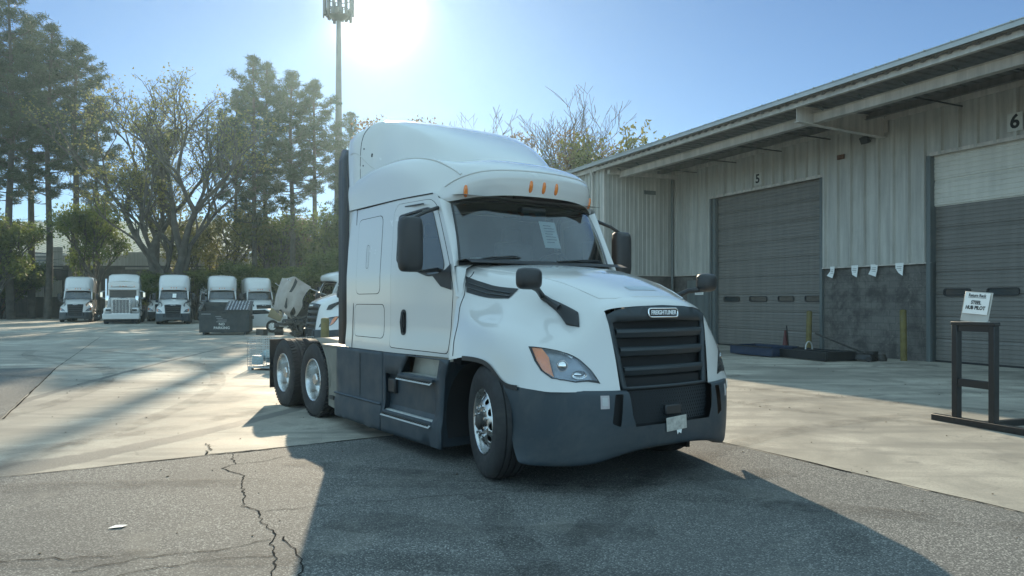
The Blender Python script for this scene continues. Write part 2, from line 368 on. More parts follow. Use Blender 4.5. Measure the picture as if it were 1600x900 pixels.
# ---- hood + fenders as one smooth surface: rows run from the cowl to the nose, columns from the centre line outwards
HOOD = [
 [(-.60,0,2.0),(-.61,.35,1.995),(-.64,.65,1.985),(-.69,.89,1.965),(-.71,1.02,1.88),(-.69,1.09,1.68),(-.68,1.15,1.35),(-.68,1.20,1.03)],
 [(-.10,0,1.955),(-.12,.35,1.945),(-.18,.64,1.92),(-.22,.86,1.86),(-.25,.965,1.70),(-.27,1.07,1.52),(-.30,1.175,1.37),(-.32,1.235,1.08)],
 [(.25,0,1.88),(.24,.34,1.87),(.20,.62,1.835),(.18,.805,1.755),(.16,.925,1.60),(.15,1.06,1.465),(.12,1.195,1.325),(.08,1.245,1.055)],
 [(.55,0,1.79),(.54,.33,1.78),(.50,.61,1.735),(.47,.775,1.63),(.46,.875,1.48),(.45,1.01,1.385),(.40,1.175,1.25),(.34,1.235,.90)],
 [(.83,0,1.68),(.82,.33,1.67),(.77,.59,1.61),(.75,.74,1.50),(.72,.86,1.36),(.69,1.0,1.275),(.63,1.145,1.14),(.55,1.215,.88)],
 [(1.0,0,1.56),(.99,.33,1.55),(.94,.60,1.50),(.92,.73,1.37),(.88,.86,1.25),(.82,.99,1.15),(.76,1.10,1.02),(.70,1.175,.87)],
 [(1.05,0,1.25),(1.04,.3,1.25),(1.015,.57,1.2),(.99,.71,1.12),(.95,.84,1.05),(.90,.96,.98),(.85,1.05,.93),(.80,1.12,.86)],
 [(1.10,0,.86),(1.09,.3,.86),(1.065,.54,.85),(1.04,.69,.85),(1.0,.82,.86),(.96,.92,.86),(.92,1.0,.86),(.88,1.05,.86)],
]
def _cr(p0,p1,p2,p3,f):
    return tuple(.5*(2*b+(c-a)*f+(2*a-5*b+4*c-d)*f*f+(3*b-a-3*c+d)*f*f*f) for a,b,c,d in zip(p0,p1,p2,p3))
def _row(row,t):
    n=len(row); i=min(int(t),n-2); f=t-i
    if i>0: p0=row[i-1]
    else: q=row[1]; p0=(q[0],-q[1],q[2])
    p3=row[i+2] if i+2<n else tuple(2*a-b for a,b in zip(row[i+1],row[i]))
    return _cr(p0,row[i],row[i+1],p3,f)
def hood_pt(s,t):
    sg=1 if t>=0 else -1; t=min(abs(t),6.9999); s=min(max(s,0),6.9999)
    i=int(s); f=s-i; n=len(HOOD)
    r1=_row(HOOD[i],t); r2=_row(HOOD[i+1],t)
    r0=_row(HOOD[i-1],t) if i>0 else tuple(2*a-b for a,b in zip(r1,r2))
    r3=_row(HOOD[i+2],t) if i+2<n else tuple(2*a-b for a,b in zip(r2,r1))
    p=_cr(r0,r1,r2,r3,f)
    return (p[0],sg*p[1],p[2])
# ------------------------------------------------------------------ the semi truck (local axes: x forward, y to its left, z up; origin under the front axle)
def smooth01(t): t=max(0,min(1,t)); return t*t*(3-2*t)
def side_v(u,w):
    v=1.22-.12*smooth01((u+2.0)/1.25)
    if w>1.9: v-=.065*(w-1.9)
    if w<1.35: v+=.02*smooth01((1.35-w)/.3)
    return v
def on_side(sg,off=0): return lambda u,w:(u,sg*(side_v(u,w)+off),w)
def table_pt(T,s,t):
    n=len(T); sg=1 if t>=0 else -1; t=min(abs(t),len(T[0])-1-1e-4); s=min(max(s,0),n-1-1e-4)
    i=int(s); f=s-i; r1=_row(T[i],t); r2=_row(T[i+1],t)
    r0=_row(T[i-1],t) if i>0 else tuple(2*a-b for a,b in zip(r1,r2))
    r3=_row(T[i+2],t) if i+2<n else tuple(2*a-b for a,b in zip(r2,r1))
    p=_cr(r0,r1,r2,r3,f); return (p[0],sg*p[1],p[2])
def surf_grid(fn,s0,s1,t0,t1,ns,nt):
    return MB().grid([[fn(s0+(s1-s0)*i/ns,t0+(t1-t0)*j/nt) for j in range(nt+1)] for i in range(ns+1)])
def off_surf(fn,d,e=.02):
    def g(s,t):
        p=Vector(fn(s,t)); a=Vector(fn(s+e,t))-Vector(fn(s-e,t)); b=Vector(fn(s,t+e))-Vector(fn(s,t-e))
        n=a.cross(b)
        if n.length<1e-9: return tuple(p)
        n.normalize()
        c=p-Vector((-.6,0,1.0))
        if n.dot(c)<0: n=-n
        return tuple(p+n*d)
    return g
ROOF=[
 [(-3.2,0,3.2),(-3.2,.4,3.2),(-3.2,.9,3.05),(-3.2,1.14,3.09),(-3.2,1.195,3.0),(-3.2,1.185,2.75)],
 [(-2.5,0,3.22),(-2.5,.4,3.22),(-2.5,.88,3.10),(-2.5,1.11,3.19),(-2.5,1.18,3.09),(-2.5,1.18,2.75)],
 [(-1.9,0,3.27),(-1.9,.4,3.26),(-1.9,.80,3.14),(-1.9,1.03,3.22),(-1.9,1.14,3.08),(-1.9,1.165,2.75)],
 [(-1.4,0,3.22),(-1.4,.4,3.21),(-1.42,.72,3.14),(-1.45,.95,3.15),(-1.47,1.085,2.98),(-1.5,1.125,2.75)],
 [(-.98,0,3.13),(-.99,.38,3.12),(-1.03,.69,3.08),(-1.12,.88,3.01),(-1.2,1.0,2.88),(-1.25,1.085,2.74)],
 [(-.72,0,2.99),(-.74,.37,2.98),(-.81,.67,2.95),(-.95,.85,2.89),(-1.08,.96,2.81),(-1.15,1.05,2.71)],
 [(-.70,0,2.86),(-.72,.37,2.855),(-.79,.66,2.83),(-.93,.84,2.78),(-1.05,.95,2.72),(-1.12,1.035,2.68)],
 [(-.74,0,2.73),(-.76,.37,2.725),(-.84,.65,2.705),(-.96,.83,2.68),(-1.06,.95,2.655),(-1.11,1.01,2.65)],
]
FAIR=[
 [(-3.2,0,3.77),(-3.2,.5,3.77),(-3.2,.92,3.75),(-3.2,1.10,3.69),(-3.2,1.19,3.56),(-3.2,1.18,2.9)],
 [(-2.98,0,3.83),(-2.98,.5,3.83),(-2.98,.90,3.82),(-2.98,1.06,3.76),(-2.98,1.17,3.58),(-2.98,1.18,2.9)],
 [(-2.72,0,3.88),(-2.72,.5,3.87),(-2.72,.86,3.835),(-2.72,.955,3.76),(-2.72,1.04,3.33),(-2.72,1.05,2.95)],
 [(-2.2,0,3.75),(-2.2,.5,3.735),(-2.2,.76,3.69),(-2.2,.87,3.60),(-2.2,.96,3.3),(-2.2,.97,3.0)],
 [(-1.8,0,3.57),(-1.8,.45,3.555),(-1.8,.68,3.50),(-1.8,.78,3.42),(-1.8,.86,3.2),(-1.8,.88,3.03)],
 [(-1.47,0,3.37),(-1.48,.4,3.355),(-1.5,.61,3.31),(-1.52,.72,3.23),(-1.54,.80,3.13),(-1.55,.84,3.03)],
 [(-1.24,0,3.19),(-1.25,.36,3.18),(-1.28,.54,3.15),(-1.32,.64,3.11),(-1.35,.70,3.07),(-1.37,.74,3.02)],
 [(-1.14,0,3.06),(-1.15,.33,3.06),(-1.19,.50,3.05),(-1.24,.60,3.04),(-1.28,.66,3.02),(-1.30,.70,3.0)],
]
BUMP=[
 [(1.13,0,.86),(1.12,.3,.86),(1.095,.55,.86),(1.045,.75,.865),(.965,.895,.87),(.86,1.03,.875),(.66,1.17,.88),(.34,1.245,.885)],
 [(1.165,0,.83),(1.155,.3,.83),(1.13,.55,.83),(1.075,.75,.83),(.985,.90,.835),(.87,1.035,.84),(.67,1.18,.85),(.355,1.25,.855)],
 [(1.18,0,.64),(1.17,.3,.64),(1.145,.55,.635),(1.085,.755,.63),(.995,.90,.625),(.88,1.035,.62),(.69,1.18,.62),(.42,1.25,.62)],
 [(1.165,0,.42),(1.155,.3,.42),(1.13,.55,.41),(1.075,.755,.385),(.985,.895,.37),(.875,1.025,.36),(.69,1.175,.35),(.51,1.25,.35)],
 [(1.13,0,.36),(1.12,.3,.355),(1.10,.55,.33),(1.05,.75,.285),(.965,.885,.26),(.86,1.01,.25),(.68,1.17,.245),(.57,1.24,.25)],
 [(1.05,0,.35),(1.04,.3,.345),(1.02,.55,.32),(.97,.73,.27),(.89,.86,.245),(.80,.98,.235),(.66,1.13,.235),(.58,1.18,.245)],
]
WS_BOT=[(-.63,0,2.0),(-.635,.34,1.995),(-.665,.65,1.99),(-.72,.88,1.98),(-.785,1.02,1.965)]
WS_TOP=[(-.925,0,2.69),(-.93,.36,2.687),(-.96,.64,2.675),(-1.01,.82,2.66),(-1.075,.95,2.635)]
def ws_pt(s,t,off=0):
    b=_row(WS_BOT,min(abs(t),3.9999)); c=_row(WS_TOP,min(abs(t),3.9999)); sg=1 if t>=0 else -1
    p=[x+(y-x)*s for x,y in zip(b,c)]; k=.025*math.sin(PI*s)+off
    return (p[0]+k,sg*p[1],p[2]+k*.4)
def make_wheel(name,kind,parent,loc,flip,yaw=0):
    """kind: steer, dual. The wheel's own y axis points away from the truck"""
    r=.515; w=.29 if kind=='steer' else .26; grooves=4 if kind=='steer' else 3
    prof=[(.285,-w/2+.02),(.30,-w/2+.005),(.36,-w/2-.008),(.43,-w/2-.012),(.48,-w/2),(r-.012,-w/2+.018)]
    for k in range(grooves):
        c=-w/2+.03+(w-.06)*(k+.5)/grooves; g=.006
        prof+=[(r,c-.022),(r,c-g) if 0 else (r,c-.007),(r-.014,c-.005),(r-.014,c+.005),(r,c+.007)]
    prof+=[(r-.012,w/2-.018),(.48,w/2),(.43,w/2+.012),(.36,w/2+.008),(.30,w/2-.005),(.285,w/2-.02),(.285,-w/2+.02)]
    mb=MB().lathe(prof,72 if kind=='steer' else 96)
    if kind!='steer':
        lug=mb
        for k in range(54):
            a=2*PI*k/54
            for sg in (-1,1):
                rot=Matrix.Rotation(a,3,'Y'); p=rot@Vector((r+.002,sg*(w/2-.045),0))
                lug.box(p,(.016,.085,.034),rot@Matrix.Rotation(.18*sg,3,'X'))
    ty=part(name,mb,'rubber',parent,smooth=40)
    ty.location=loc; ty.rotation_euler=(0,0,(PI if flip else 0)+yaw)
    o=w/2
    if kind=='steer':
        rim=MB().lathe([(.288,o-.02),(.296,o-.005),(.292,o+.002),(.281,o-.003),(.272,o-.022),(.268,o-.055)],64); part('rim',rim,'alu',ty,smooth=35)
        zf=lambda x,y:(x,o-.055+.06*smooth01((.27-math.hypot(x,y))/.11),y)
        circ=[(.268*math.cos(2*PI*k/60),.268*math.sin(2*PI*k/60)) for k in range(60)]
        inn=[(.085*math.cos(2*PI*k/30),.085*math.sin(2*PI*k/30)) for k in range(30)]
        holes=[inn]
        for k in range(10):
            a=2*PI*k/10+.1; hc=(.205*math.cos(a),.205*math.sin(a))
            holes.append([(hc[0]+.026*math.cos(q)*math.cos(a)-.034*math.sin(q)*math.sin(a),hc[1]+.026*math.cos(q)*math.sin(a)+.034*math.sin(q)*math.cos(a)) for q in [2*PI*j/12 for j in range(12)]])
        part('disc',patch(circ,holes,zf,.022),'alu',ty,smooth=40,solid=.008)
        hb=MB().lathe([(0,o+.055),(.055,o+.055),(.068,o+.045),(.075,o+.01),(.088,o-.0),(.088,o-.08)],32); part('hub',hb,'steel',ty,smooth=40)
        nt=MB()
        for k in range(10):
            a=2*PI*(k+.5)/10; nt.lathe([(0,.035),(.014,.033),(.017,.0),(.017,-.02)],8,c=(.137*math.cos(a),o+.0,.137*math.sin(a)))
        part('wheel_nuts',nt,'chrome',ty,smooth=40)
        part('brake_drum',MB().lathe([(0,-.05),(.24,-.05),(.25,-.2),(0,-.2)],32),'steel',ty,smooth=40)
    else:
        rim=MB().lathe([(.288,o-.02),(.297,o-.004),(.291,o+.003),(.279,o-.004),(.268,o-.03),(.262,o-.10),(.248,o-.155),(.225,o-.175)],64); part('rim',rim,'alu',ty,smooth=35)
        d0=o-.175
        zf=lambda x,y:(x,d0-.015*smooth01((.225-math.hypot(x,y))/.06),y)
        circ=[(.226*math.cos(2*PI*k/60),.226*math.sin(2*PI*k/60)) for k in range(60)]
        holes=[[(.1*math.cos(2*PI*k/24),.1*math.sin(2*PI*k/24)) for k in range(24)]]
        for k in range(10):
            a=2*PI*k/10; hc=(.187*math.cos(a),.187*math.sin(a)); holes.append([(hc[0]+.021*math.cos(q),hc[1]+.021*math.sin(q)) for q in [2*PI*j/10 for j in range(10)]])
        part('disc',patch(circ,holes,zf,.022),'alu',ty,smooth=40,solid=.008)
        hb=MB().lathe([(0,d0+.15),(.07,d0+.15),(.085,d0+.135),(.09,d0+.02),(.1,d0),(.1,d0-.05)],32); part('hub',hb,'alu',ty,smooth=40)
        nt=MB()
        for k in range(10):
            a=2*PI*(k+.5)/10; nt.lathe([(0,.035),(.014,.033),(.017,.0),(.017,-.02)],8,c=(.14*math.cos(a),d0+.0,.14*math.sin(a)))
        part('wheel_nuts',nt,'chrome',ty,smooth=40)
        part('brake_drum',MB().lathe([(0,-.07),(.22,-.07),(.23,-.28),(0,-.28)],32),'steel',ty,smooth=40)
    return ty
def mirror(poly): return [(x,-y) for x,y in poly][::-1]
def make_semi():
    T=empty('semi_truck')
    # --- cab and sleeper sides with real openings
    door=[(-1.93,1.10),(-.83,1.08),(-.76,1.72),(-.83,1.97),(-1.13,2.62),(-1.24,2.685),(-1.85,2.685),(-1.93,2.60)]
    door=rounded(door,.06,3)
    win=rounded([(-1.80,2.54),(-1.27,2.585),(-1.19,2.55),(-.93,1.98),(-.98,1.90),(-1.22,1.885),(-1.80,2.05)],.05,3)
    h1=rounded([(-2.9,1.70),(-2.22,1.70),(-2.22,2.60),(-2.9,2.60)],.09,4)
    h2=rounded([(-2.93,1.19),(-2.10,1.19),(-2.10,1.57),(-2.93,1.57)],.08,4)
    body=[(-3.2,1.04),(-.66,1.04),(-.67,1.72),(-.745,1.96),(-1.10,2.685),(-1.16,2.74),(-3.2,2.745)]
    def shrink(poly,d):
        cx=sum(p[0] for p in poly)/len(poly); cy=sum(p[1] for p in poly)/len(poly)
        wx=max(abs(p[0]-cx) for p in poly); wy=max(abs(p[1]-cy) for p in poly)
        return [(cx+(x-cx)*(1-d/wx),cy+(y-cy)*(1-d/wy)) for x,y in poly]
    for sg in (-1,1):
        part('cab_side',patch(body,[shrink(door,-.008),shrink(h1,-.007),shrink(h2,-.007)],on_side(sg),.075),'white',T,smooth=30,solid=0)
        part('gap_backing',patch([(-3.15,1.09),(-2.0,1.09),(-2.0,2.69),(-3.15,2.69)],[],on_side(sg,-.03),.3),'matte',T)
        d=part('door',patch(door,[win],on_side(sg,.003),.07),'white',T,smooth=30,solid=.0)
        seal=patch(shrink(win,-.022),[win],on_side(sg,.006),.05); part('window_seal',seal,'black',d)
        part('window_glass',patch(win,[],on_side(sg,-.015),.15),'glass_side',d,smooth=30)
        part('handle_recess',patch(rounded([(-1.70,1.24),(-1.60,1.24),(-1.60,1.52),(-1.70,1.52)],.045),[],on_side(sg,.006),.05),'black',d)
        part('handle',MB().tube([(-1.65,sg*(side_v(-1.65,1.3)+.02),1.27),(-1.65,sg*(side_v(-1.65,1.4)+.035),1.38),(-1.65,sg*(side_v(-1.65,1.5)+.02),1.49)],.018,8),'black',d,smooth=50)
        # mirror mount triangle below the window front
        part('mirror_mount',patch([(-1.13,1.875),(-.90,1.93),(-.80,1.99),(-.775,1.72),(-.98,1.76)],[],on_side(sg,.011),.05),'black',d)
        part('rain_gutter',MB().box((-1.55,sg*(side_v(-1.55,2.65)+.012),2.645),(.5,.02,.014),Matrix.Rotation(.03,3,'Y')),'black',d)
        # grooves round the door give the line; narrow dark backing behind the gap
        part('door_gap',patch(shrink(door,-.015),[shrink(door,.05)],on_side(sg,-.02),.06),'matte',T)
        for h in (h1,h2):
            if h is h1: part('hatch_latch',patch(rounded([(-2.62,2.0),(-2.55,2.0),(-2.55,2.28),(-2.62,2.28)],.03),[rounded([(-2.615,2.005),(-2.555,2.005),(-2.555,2.275),(-2.615,2.275)],.025)],on_side(sg,.005),.05),'steel',T)
            p=part('sleeper_hatch',patch(h,[],on_side(sg,.002),.09),'white',T,smooth=30)
        a=on_side(sg,.004)
        part('panel_seam',MB().add([a(-2.99,1.04),a(-2.975,1.04),a(-2.975,2.74),a(-2.99,2.74)],[(0,1,2,3)]),'matte',T)
        part('roof_seam',MB().grid([[ (u,sg*(side_v(u,2.742)+.006),2.735+dz) for u in [-3.0+.1*k for k in range(19)]] for dz in (0,.014)]),'matte',T)
        # pillar between door and windshield
        N=14;rows=[]
        for k in range(N+1):
            s=k/N; w=ws_pt(s,4*sg); 
            ue=-.745+(-1.10+.745)*s; we=1.96+(2.685-1.96)*s
            e=(ue,sg*(side_v(ue,we)),we); mid=((w[0]*.45+e[0]*.55)+.035,(w[1]*.45+e[1]*.55)+sg*.028,(w[2]+e[2])/2)
            rows.append([w,mid,e])
        R2=[]
        for r in rows:
            c=[]
            for k in range(7):
                t=k/6; c.append(tuple(r[0][q]*(1-t)**2+r[1][q]*2*t*(1-t)+r[2][q]*t*t for q in range(3)))
            R2.append(c)
        part('windshield_pillar',MB().grid(R2),'white',T,smooth=50)
        # cowl corner between pillar foot and hood
        c0=[ws_pt(0,4*sg),( -.76,sg*1.075,1.955),(-.72,sg*1.105,1.80),(-.69,sg*1.115,1.66)]
        c1=[(-.66,sg*.93,1.975),(-.64,sg*1.02,1.93),(-.63,sg*1.06,1.78),(-.62,sg*1.08,1.64)]
        part('cowl_corner',MB().grid([c0,c1]),'white',T,smooth=60)
    # --- roof shell, roof fairing
    part('cab_roof',surf_grid(lambda s,t:table_pt(ROOF,s,t),0,7,-5,5,56,60),'white',T,smooth=60)
    part('roof_fairing',surf_grid(lambda s,t:table_pt(FAIR,s,t),0,7,-5,5,56,60),'white',T,smooth=60)
    for sg in (-1,1):
        pts=[table_pt(ROOF,s,sg*3.05) for s in [k/8 for k in range(1,38)]]
        part('roof_ridge',MB().tube([(x,y,z+.004) for x,y,z in pts],.014,8),'white',T,smooth=60)
        fs=lambda s,t:table_pt(FAIR,s,t)
        part('fairing_joint',MB().tube([off_surf(fs,.001)(1.25,sg*(2.9+.09*k)) for k in range(22)],.004,5),'matte',T)
        rv=MB()
        for s_,t_ in ((1.4,4.0),(1.4,4.4),(2.3,4.4),(3.2,4.4),(4.1,4.4),(4.9,4.45),(1.8,3.9),(1.8,3.95)):
            rv.box(off_surf(fs,.002)(s_,sg*t_),(.018,.010,.018))
        part('rivets',rv,'steel',T)
        part('hood_gap',MB().tube([off_surf(hood_pt,.001)(.22+.03*math.sin(k),sg*(3.5+.17*k)) for k in range(21)],.0045,5),'matte',T)
    part('brow_crease',MB().tube([off_surf(lambda a,b:table_pt(ROOF,a,b),.002)(4.95-.25*abs(k/20-1)**2,-4.2+8.4*k/40) for k in range(41)],.011,8),'white',T,smooth=60)
    # crease trim on fairing side
    for sg in (-1,1):
        pts=[table_pt(FAIR,s,sg*4.25) for s in [k/6 for k in range(2,37)]]
        part('fairing_seam',MB().tube([(x,y+sg*.001,z) for x,y,z in pts],.006,5),'white',T,smooth=60)
    rear=[(y,z) for x,y,z in [table_pt(FAIR,0,t) for t in np.linspace(-5,5,31)]]
    rear=[(-1.2,1.04)]+rear[::1]+[(1.2,1.04)]
    part('sleeper_back',MB().add([(-3.2,y,z) for y,z in rear],[tuple(range(len(rear)))]),'white_far',T)
    part('cab_floor',MB().b2(-3.19,-.66,-1.07,1.07,.98,1.09),'matte',T)
    lamps=[(6.25,0),(6.25,.45),(6.25,-.45),(6.25,3.05),(6.25,-3.05)]
    for s,t in lamps:
        p=Vector(off_surf(lambda a,b:table_pt(ROOF,a,b),.006)(s+.0,t)); q=Vector(table_pt(ROOF,s+.5,t))-Vector(table_pt(ROOF,s-.5,t)); q.normalize()
        mb=MB()
        for k in range(1): mb.tube([p-q*.065,p-q*.055,p-q*.02,p+q*.03,p+q*.055,p+q*.065],[.004,.016,.024,.024,.016,.004],10)
        part('marker_light',mb,'amber',T,smooth=60)
    # --- windshield with a black band, wipers, mirror housing, header trim
    part('windshield',surf_grid(lambda s,t:ws_pt(s,t),0.0,1,-4,4,14,40),'glass',T,smooth=60)
    band=MB()
    def strip(s0,s1,t0,t1,ns,nt,off): return surf_grid(lambda s,t:ws_pt(s,t,off),s0,s1,t0,t1,ns,nt)
    for a in (strip(0,.045,-4,4,2,40,.006),strip(.955,1,-4,4,2,40,.006),strip(0.045,.955,-4,-3.86,12,2,.006),strip(0.045,.955,3.86,4,12,2,.006)):
        band.add(a.v,a.f)
    part('windshield_seal',band,'black',T,smooth=60)
    for t0,t1 in ((-3.3,-1.2),(.3,2.5)):
        wp=MB().tube([ws_pt(.03,t0,.03),ws_pt(.075,(t0+t1)/2,.035),ws_pt(.10,t1,.028)],[.012,.01,.008],6)
        wp.tube([ws_pt(.055,t0+.3,.018),ws_pt(.085,t1+.15,.018)],.009,5); part('wiper',wp,'black',T,smooth=50)
    # --- inside
    dash=MB().grid([[(-.50,y,1.99),(-.62,y*1.0,2.03),(-.98,y,2.0),(-1.05,y,1.88),(-1.0,y,1.5)] for y in [-1.04+.16*k for k in range(14)]]); part('dashboard',dash,'interior',T,smooth=40)
    hump=MB().grid([[(-.95,.2+.5*k/8,1.98),(-1.0,.2+.5*k/8,2.03+.03*math.sin(PI*k/8)),(-1.1,.2+.5*k/8,2.0)] for k in range(9)]); part('dash_hood',hump,'interior',T,smooth=40)
    st=MB(); a=[(-1.25+.10*math.sin(q),.52+.23*math.cos(q),1.97+.20*math.sin(q)) for q in [2*PI*k/28 for k in range(29)]]
    st.tube(a,.017,8,cap=False); st.tube([(-1.25,.30,1.97),(-1.24,.52,1.95),(-1.25,.74,1.97)],.022,6); st.tube([(-1.24,.52,1.95),(-1.05,.52,1.75)],.03,8)
    part('steering_wheel',st,'black',T,smooth=60)
    for y in (-.55,.55):
        se=MB().box((-1.75,y,1.62),(.55,.55,.16)).box((-2.03,y,1.98),(.16,.52,.75),Matrix.Rotation(-.14,3,'Y')).box((-2.10,y,2.44),(.12,.28,.2)).box((-1.75,y,1.3),(.35,.35,.5))
        part('seat',se,'seat',T,bevel=.05,seg=3)
    part('sleeper_curtain',MB().b2(-2.45,-2.42,-1.13,1.13,1.1,2.72),'interior',T)
    part('headliner',MB().grid([[(-.80-.02,y,2.70),(-1.2,y,2.74),(-2.45,y,2.74)] for y in (-.95,-.4,0,.4,.95)]),'headliner',T)
    cam_=MB().box((-.93,0,2.56),(.1,.34,.16)); part('sensor_housing',cam_,'black',T,bevel=.02)
    sp=ws_pt(.14,2.6,-.1)
    # --- hood (with its lamps, mirrors, vents)
    hl=[(3.60,5.82),(4.22,5.35),(4.92,4.82),(5.55,4.2),(6.22,3.65),(6.72,3.28),(6.4,4.82),(5.9,5.7),(5.5,6.05),(4.72,6.14),(4.18,6.06)]
    grille_cut=[(4.72,-2.0),(4.95,-1.2),(5.0,0),(4.95,1.2),(4.72,2.0),(5.5,2.05),(7.2,2.05),(7.2,-2.05),(5.5,-2.05)]
    outline=[(0,-7),(7,-7),(7,-2.05),(5.5,-2.05),(4.85,-2.02),(4.93,-1.2),(4.98,0),(4.93,1.2),(4.85,2.02),(5.5,2.05),(7,2.05),(7,7),(0,7)]
    hood=part('hood',patch(outline,[hl,mirror(hl)],hood_pt,.16),'white',T,smooth=50)
    for sg in (-1,1):
        o1=[(s,sg*t) for s,t in hl]
        lens=patch(o1,[],off_surf(hood_pt,.004),.12); L=part('headlight',lens,'lens',hood,smooth=60)
        part('lamp_housing',patch(o1,[],off_surf(hood_pt,-.05),.16),'lamp_inside',L,smooth=60)
        cs=sum(p[0] for p in o1)/len(o1); ct=sum(p[1] for p in o1)/len(o1)
        def sh(k): return [(cs+(s-cs)*k,ct+(t-ct)*k) for s,t in o1]
        rim=patch(o1,[sh(.93)],off_surf(hood_pt,.006),.1); part('lamp_rim',rim,'black',L)
        wall=MB(); a=resample(o1,.2); w1=[off_surf(hood_pt,.003)(*p) for p in a]; w2=[off_surf(hood_pt,-.07)(*p) for p in a]
        wall.grid([w1,w2],close=True); part('lamp_bezel',wall,'black',L,smooth=40)
        am=[(3.64,5.80),(3.98,5.52),(4.6,5.52),(5.52,5.90),(4.72,6.10),(4.2,6.02)]
        part('turn_signal',patch([(s,sg*t) for s,t in am],[],off_surf(hood_pt,-.008),.1),'amber_bright',L,smooth=60)
        pc=Vector(off_surf(hood_pt,-.03)(5.35,sg*5.15)); fw=Vector((.86,sg*.5,0))
        q=fw.to_track_quat('Y','Z').to_matrix()
        pr=MB().lathe([(0,.045),(.02,.042),(.038,.028),(.044,.0),(.048,0),(.05,-.03)],24); pr.v=[tuple(q@Vector(p)+pc) for p in pr.v]; part('projector_lens',pr,'chrome',L,smooth=50)
        pc2=Vector(off_surf(hood_pt,-.035)(6.1,sg*4.4)); pr=MB().lathe([(0,.02),(.03,.01),(.04,0),(.045,.02)],20); pr.v=[tuple(q@Vector((p[0]*1.4,p[1],p[2]*.8))+pc2) for p in pr.v]; part('reflector_bowl',pr,'chrome',L,smooth=50)
        dr=[(3.95,5.50),(4.4,5.15),(4.95,4.65),(5.3,4.35),(5.35,4.55),(4.95,4.85),(4.3,5.25)]
        part('daytime_strip',patch([(s,sg*t) for s,t in dr],[],off_surf(hood_pt,-.02),.1),'alu',L,smooth=60)
        # side vent
        vt=[(.12,sg*4.02),(1.70,sg*3.45),(1.58,sg*4.05),(.30,sg*4.70)]
        V=part('side_vent',patch(vt,[],off_surf(hood_pt,.006),.12),'black',hood,smooth=60)
        for k in (.33,.66):
            p0=off_surf(hood_pt,.014)(.28+.05*k,sg*(4.02+.68*k)); p1=off_surf(hood_pt,.014)(1.55,sg*(3.62+.5*k)); pm=off_surf(hood_pt,.014)(.92,sg*(3.8+.6*k))
            part('vent_fin',MB().tube([p0,pm,p1],.006,5),'plastic',V)
        # hood mirror: bean-shaped head on a flat curved arm lying along the hood
        armT=[(1.95,3.30,.09),(2.58,3.22,.03),(3.3,3.13,.022),(3.98,3.02,.02)]; 
        o2=[(3.98,sg*3.0),(4.42,sg*3.46),(3.88,sg*3.78),(3.3,sg*3.52),(2.62,sg*3.4),(2.55,sg*3.2),(3.3,sg*3.08)]
        foot=patch(o2,[],off_surf(hood_pt,.02),.12); arm=part('mirror_arm',foot,'black',hood,smooth=60,solid=.02)
        h0=Vector(off_surf(hood_pt,.02)(3.35,sg*3.3)); hd=Vector((.57,sg*1.13,1.80)); base=Vector(off_surf(hood_pt,.022)(2.62,sg*3.3))
        am2=MB().tube([h0,base,base.lerp(hd,.45)+Vector((0,0,.0)),hd-Vector((0,sg*.03,.07))],[.028,.03,.028,.026],10); am2.v=[(p[0],p[1],p[2]) for p in am2.v]
        part('mirror_stalk',am2,'black',hood,smooth=60)
        hh=MB(); rows=[]
        for k,(dd,sc) in enumerate(((-.06,.25),(-.055,.7),(-.03,.95),(.01,1.02),(.045,1.0),(.055,.93))):
            ring=[]
            for q in range(28):
                a=2*PI*q/28; ca,sa=math.cos(a),math.sin(a); ex=.55
                y=.115*math.copysign(abs(ca)**ex,ca)*sc; z=.092*math.copysign(abs(sa)**ex,sa)*sc
                ring.append((hd.x-dd,hd.y+y*1.0,hd.z+z))
            rows.append(ring)
        hh.grid(rows,close=True); hh.f.append(tuple(range(28))); o=len(hh.v)-28; hh.f.append(tuple(range(o,o+28)))
        part('mirror_head',hh,'black',hood,smooth=60)
        # wheel-arch lip and liner
        lip=[]
        for k in range(29):
            p=hood_pt(.9+k*2.95/28+.0,sg*6.99); 
            lip.append([(p[0],p[1]+sg*.012,p[2]+.012),(p[0],p[1]+sg*.014,p[2]-.03),(p[0],p[1]-sg*.10,p[2]-.035)])
        part('arch_lip',MB().grid(lip),'black',hood,smooth=50)
        ln=[]
        for k in range(25):
            a=R(200)-R(205)*k/24; ln.append([(-.10+.66*math.cos(a),sg*y,.46+.60*math.sin(a)) for y in (1.18,.95,.66)])
        part('wheel_well',MB().grid(ln),'matte',T,smooth=50)
        part('inner_well',MB().b2(-.78,.75,sg*.62,sg*.66,.2,1.25),'matte',T)
        # crease along hood top
    pts=[]
    # lower-hood centre panel line
    for sg in (-1,1):
        sm=MB().tube([off_surf(hood_pt,-.001)(s,sg*t) for s,t in ((.15,3.1),(.9,2.7),(1.7,2.35),(2.6,2.05),(3.4,1.9),(4.0,1.75),(4.25,1.3),(4.3,.6),(4.3,0))],.007,6); part('hood_crease',sm,'white',hood,smooth=60)
    part('hood_sticker',patch([(3.45,-.45),(3.45,.55),(3.75,.55),(3.75,-.45)],[],off_surf(hood_pt,.003),.2),simple('grey_sticker',(.38,.42,.46),.5),hood)
    # --- grille
    def gu(v,w): return 1.0+.10*(1.55-w)/.7-.065*(v/.6)**2+.018
    def gp(off): return lambda v,w:(gu(v,w)+off,v,w)
    go=[(-.61,1.49),(-.5,1.535),(-.3,1.565),(0,1.575),(.3,1.565),(.5,1.535),(.61,1.49),(.60,1.4),(.525,.86),(-.525,.86),(-.60,1.4)]
    gi=[(-.56,1.43),(0,1.45),(.56,1.43),(.485,.885),(-.485,.885)]
    G=part('grille',patch(go,[gi],gp(.0),.06),'grille_plastic',T,smooth=50,solid=.05)
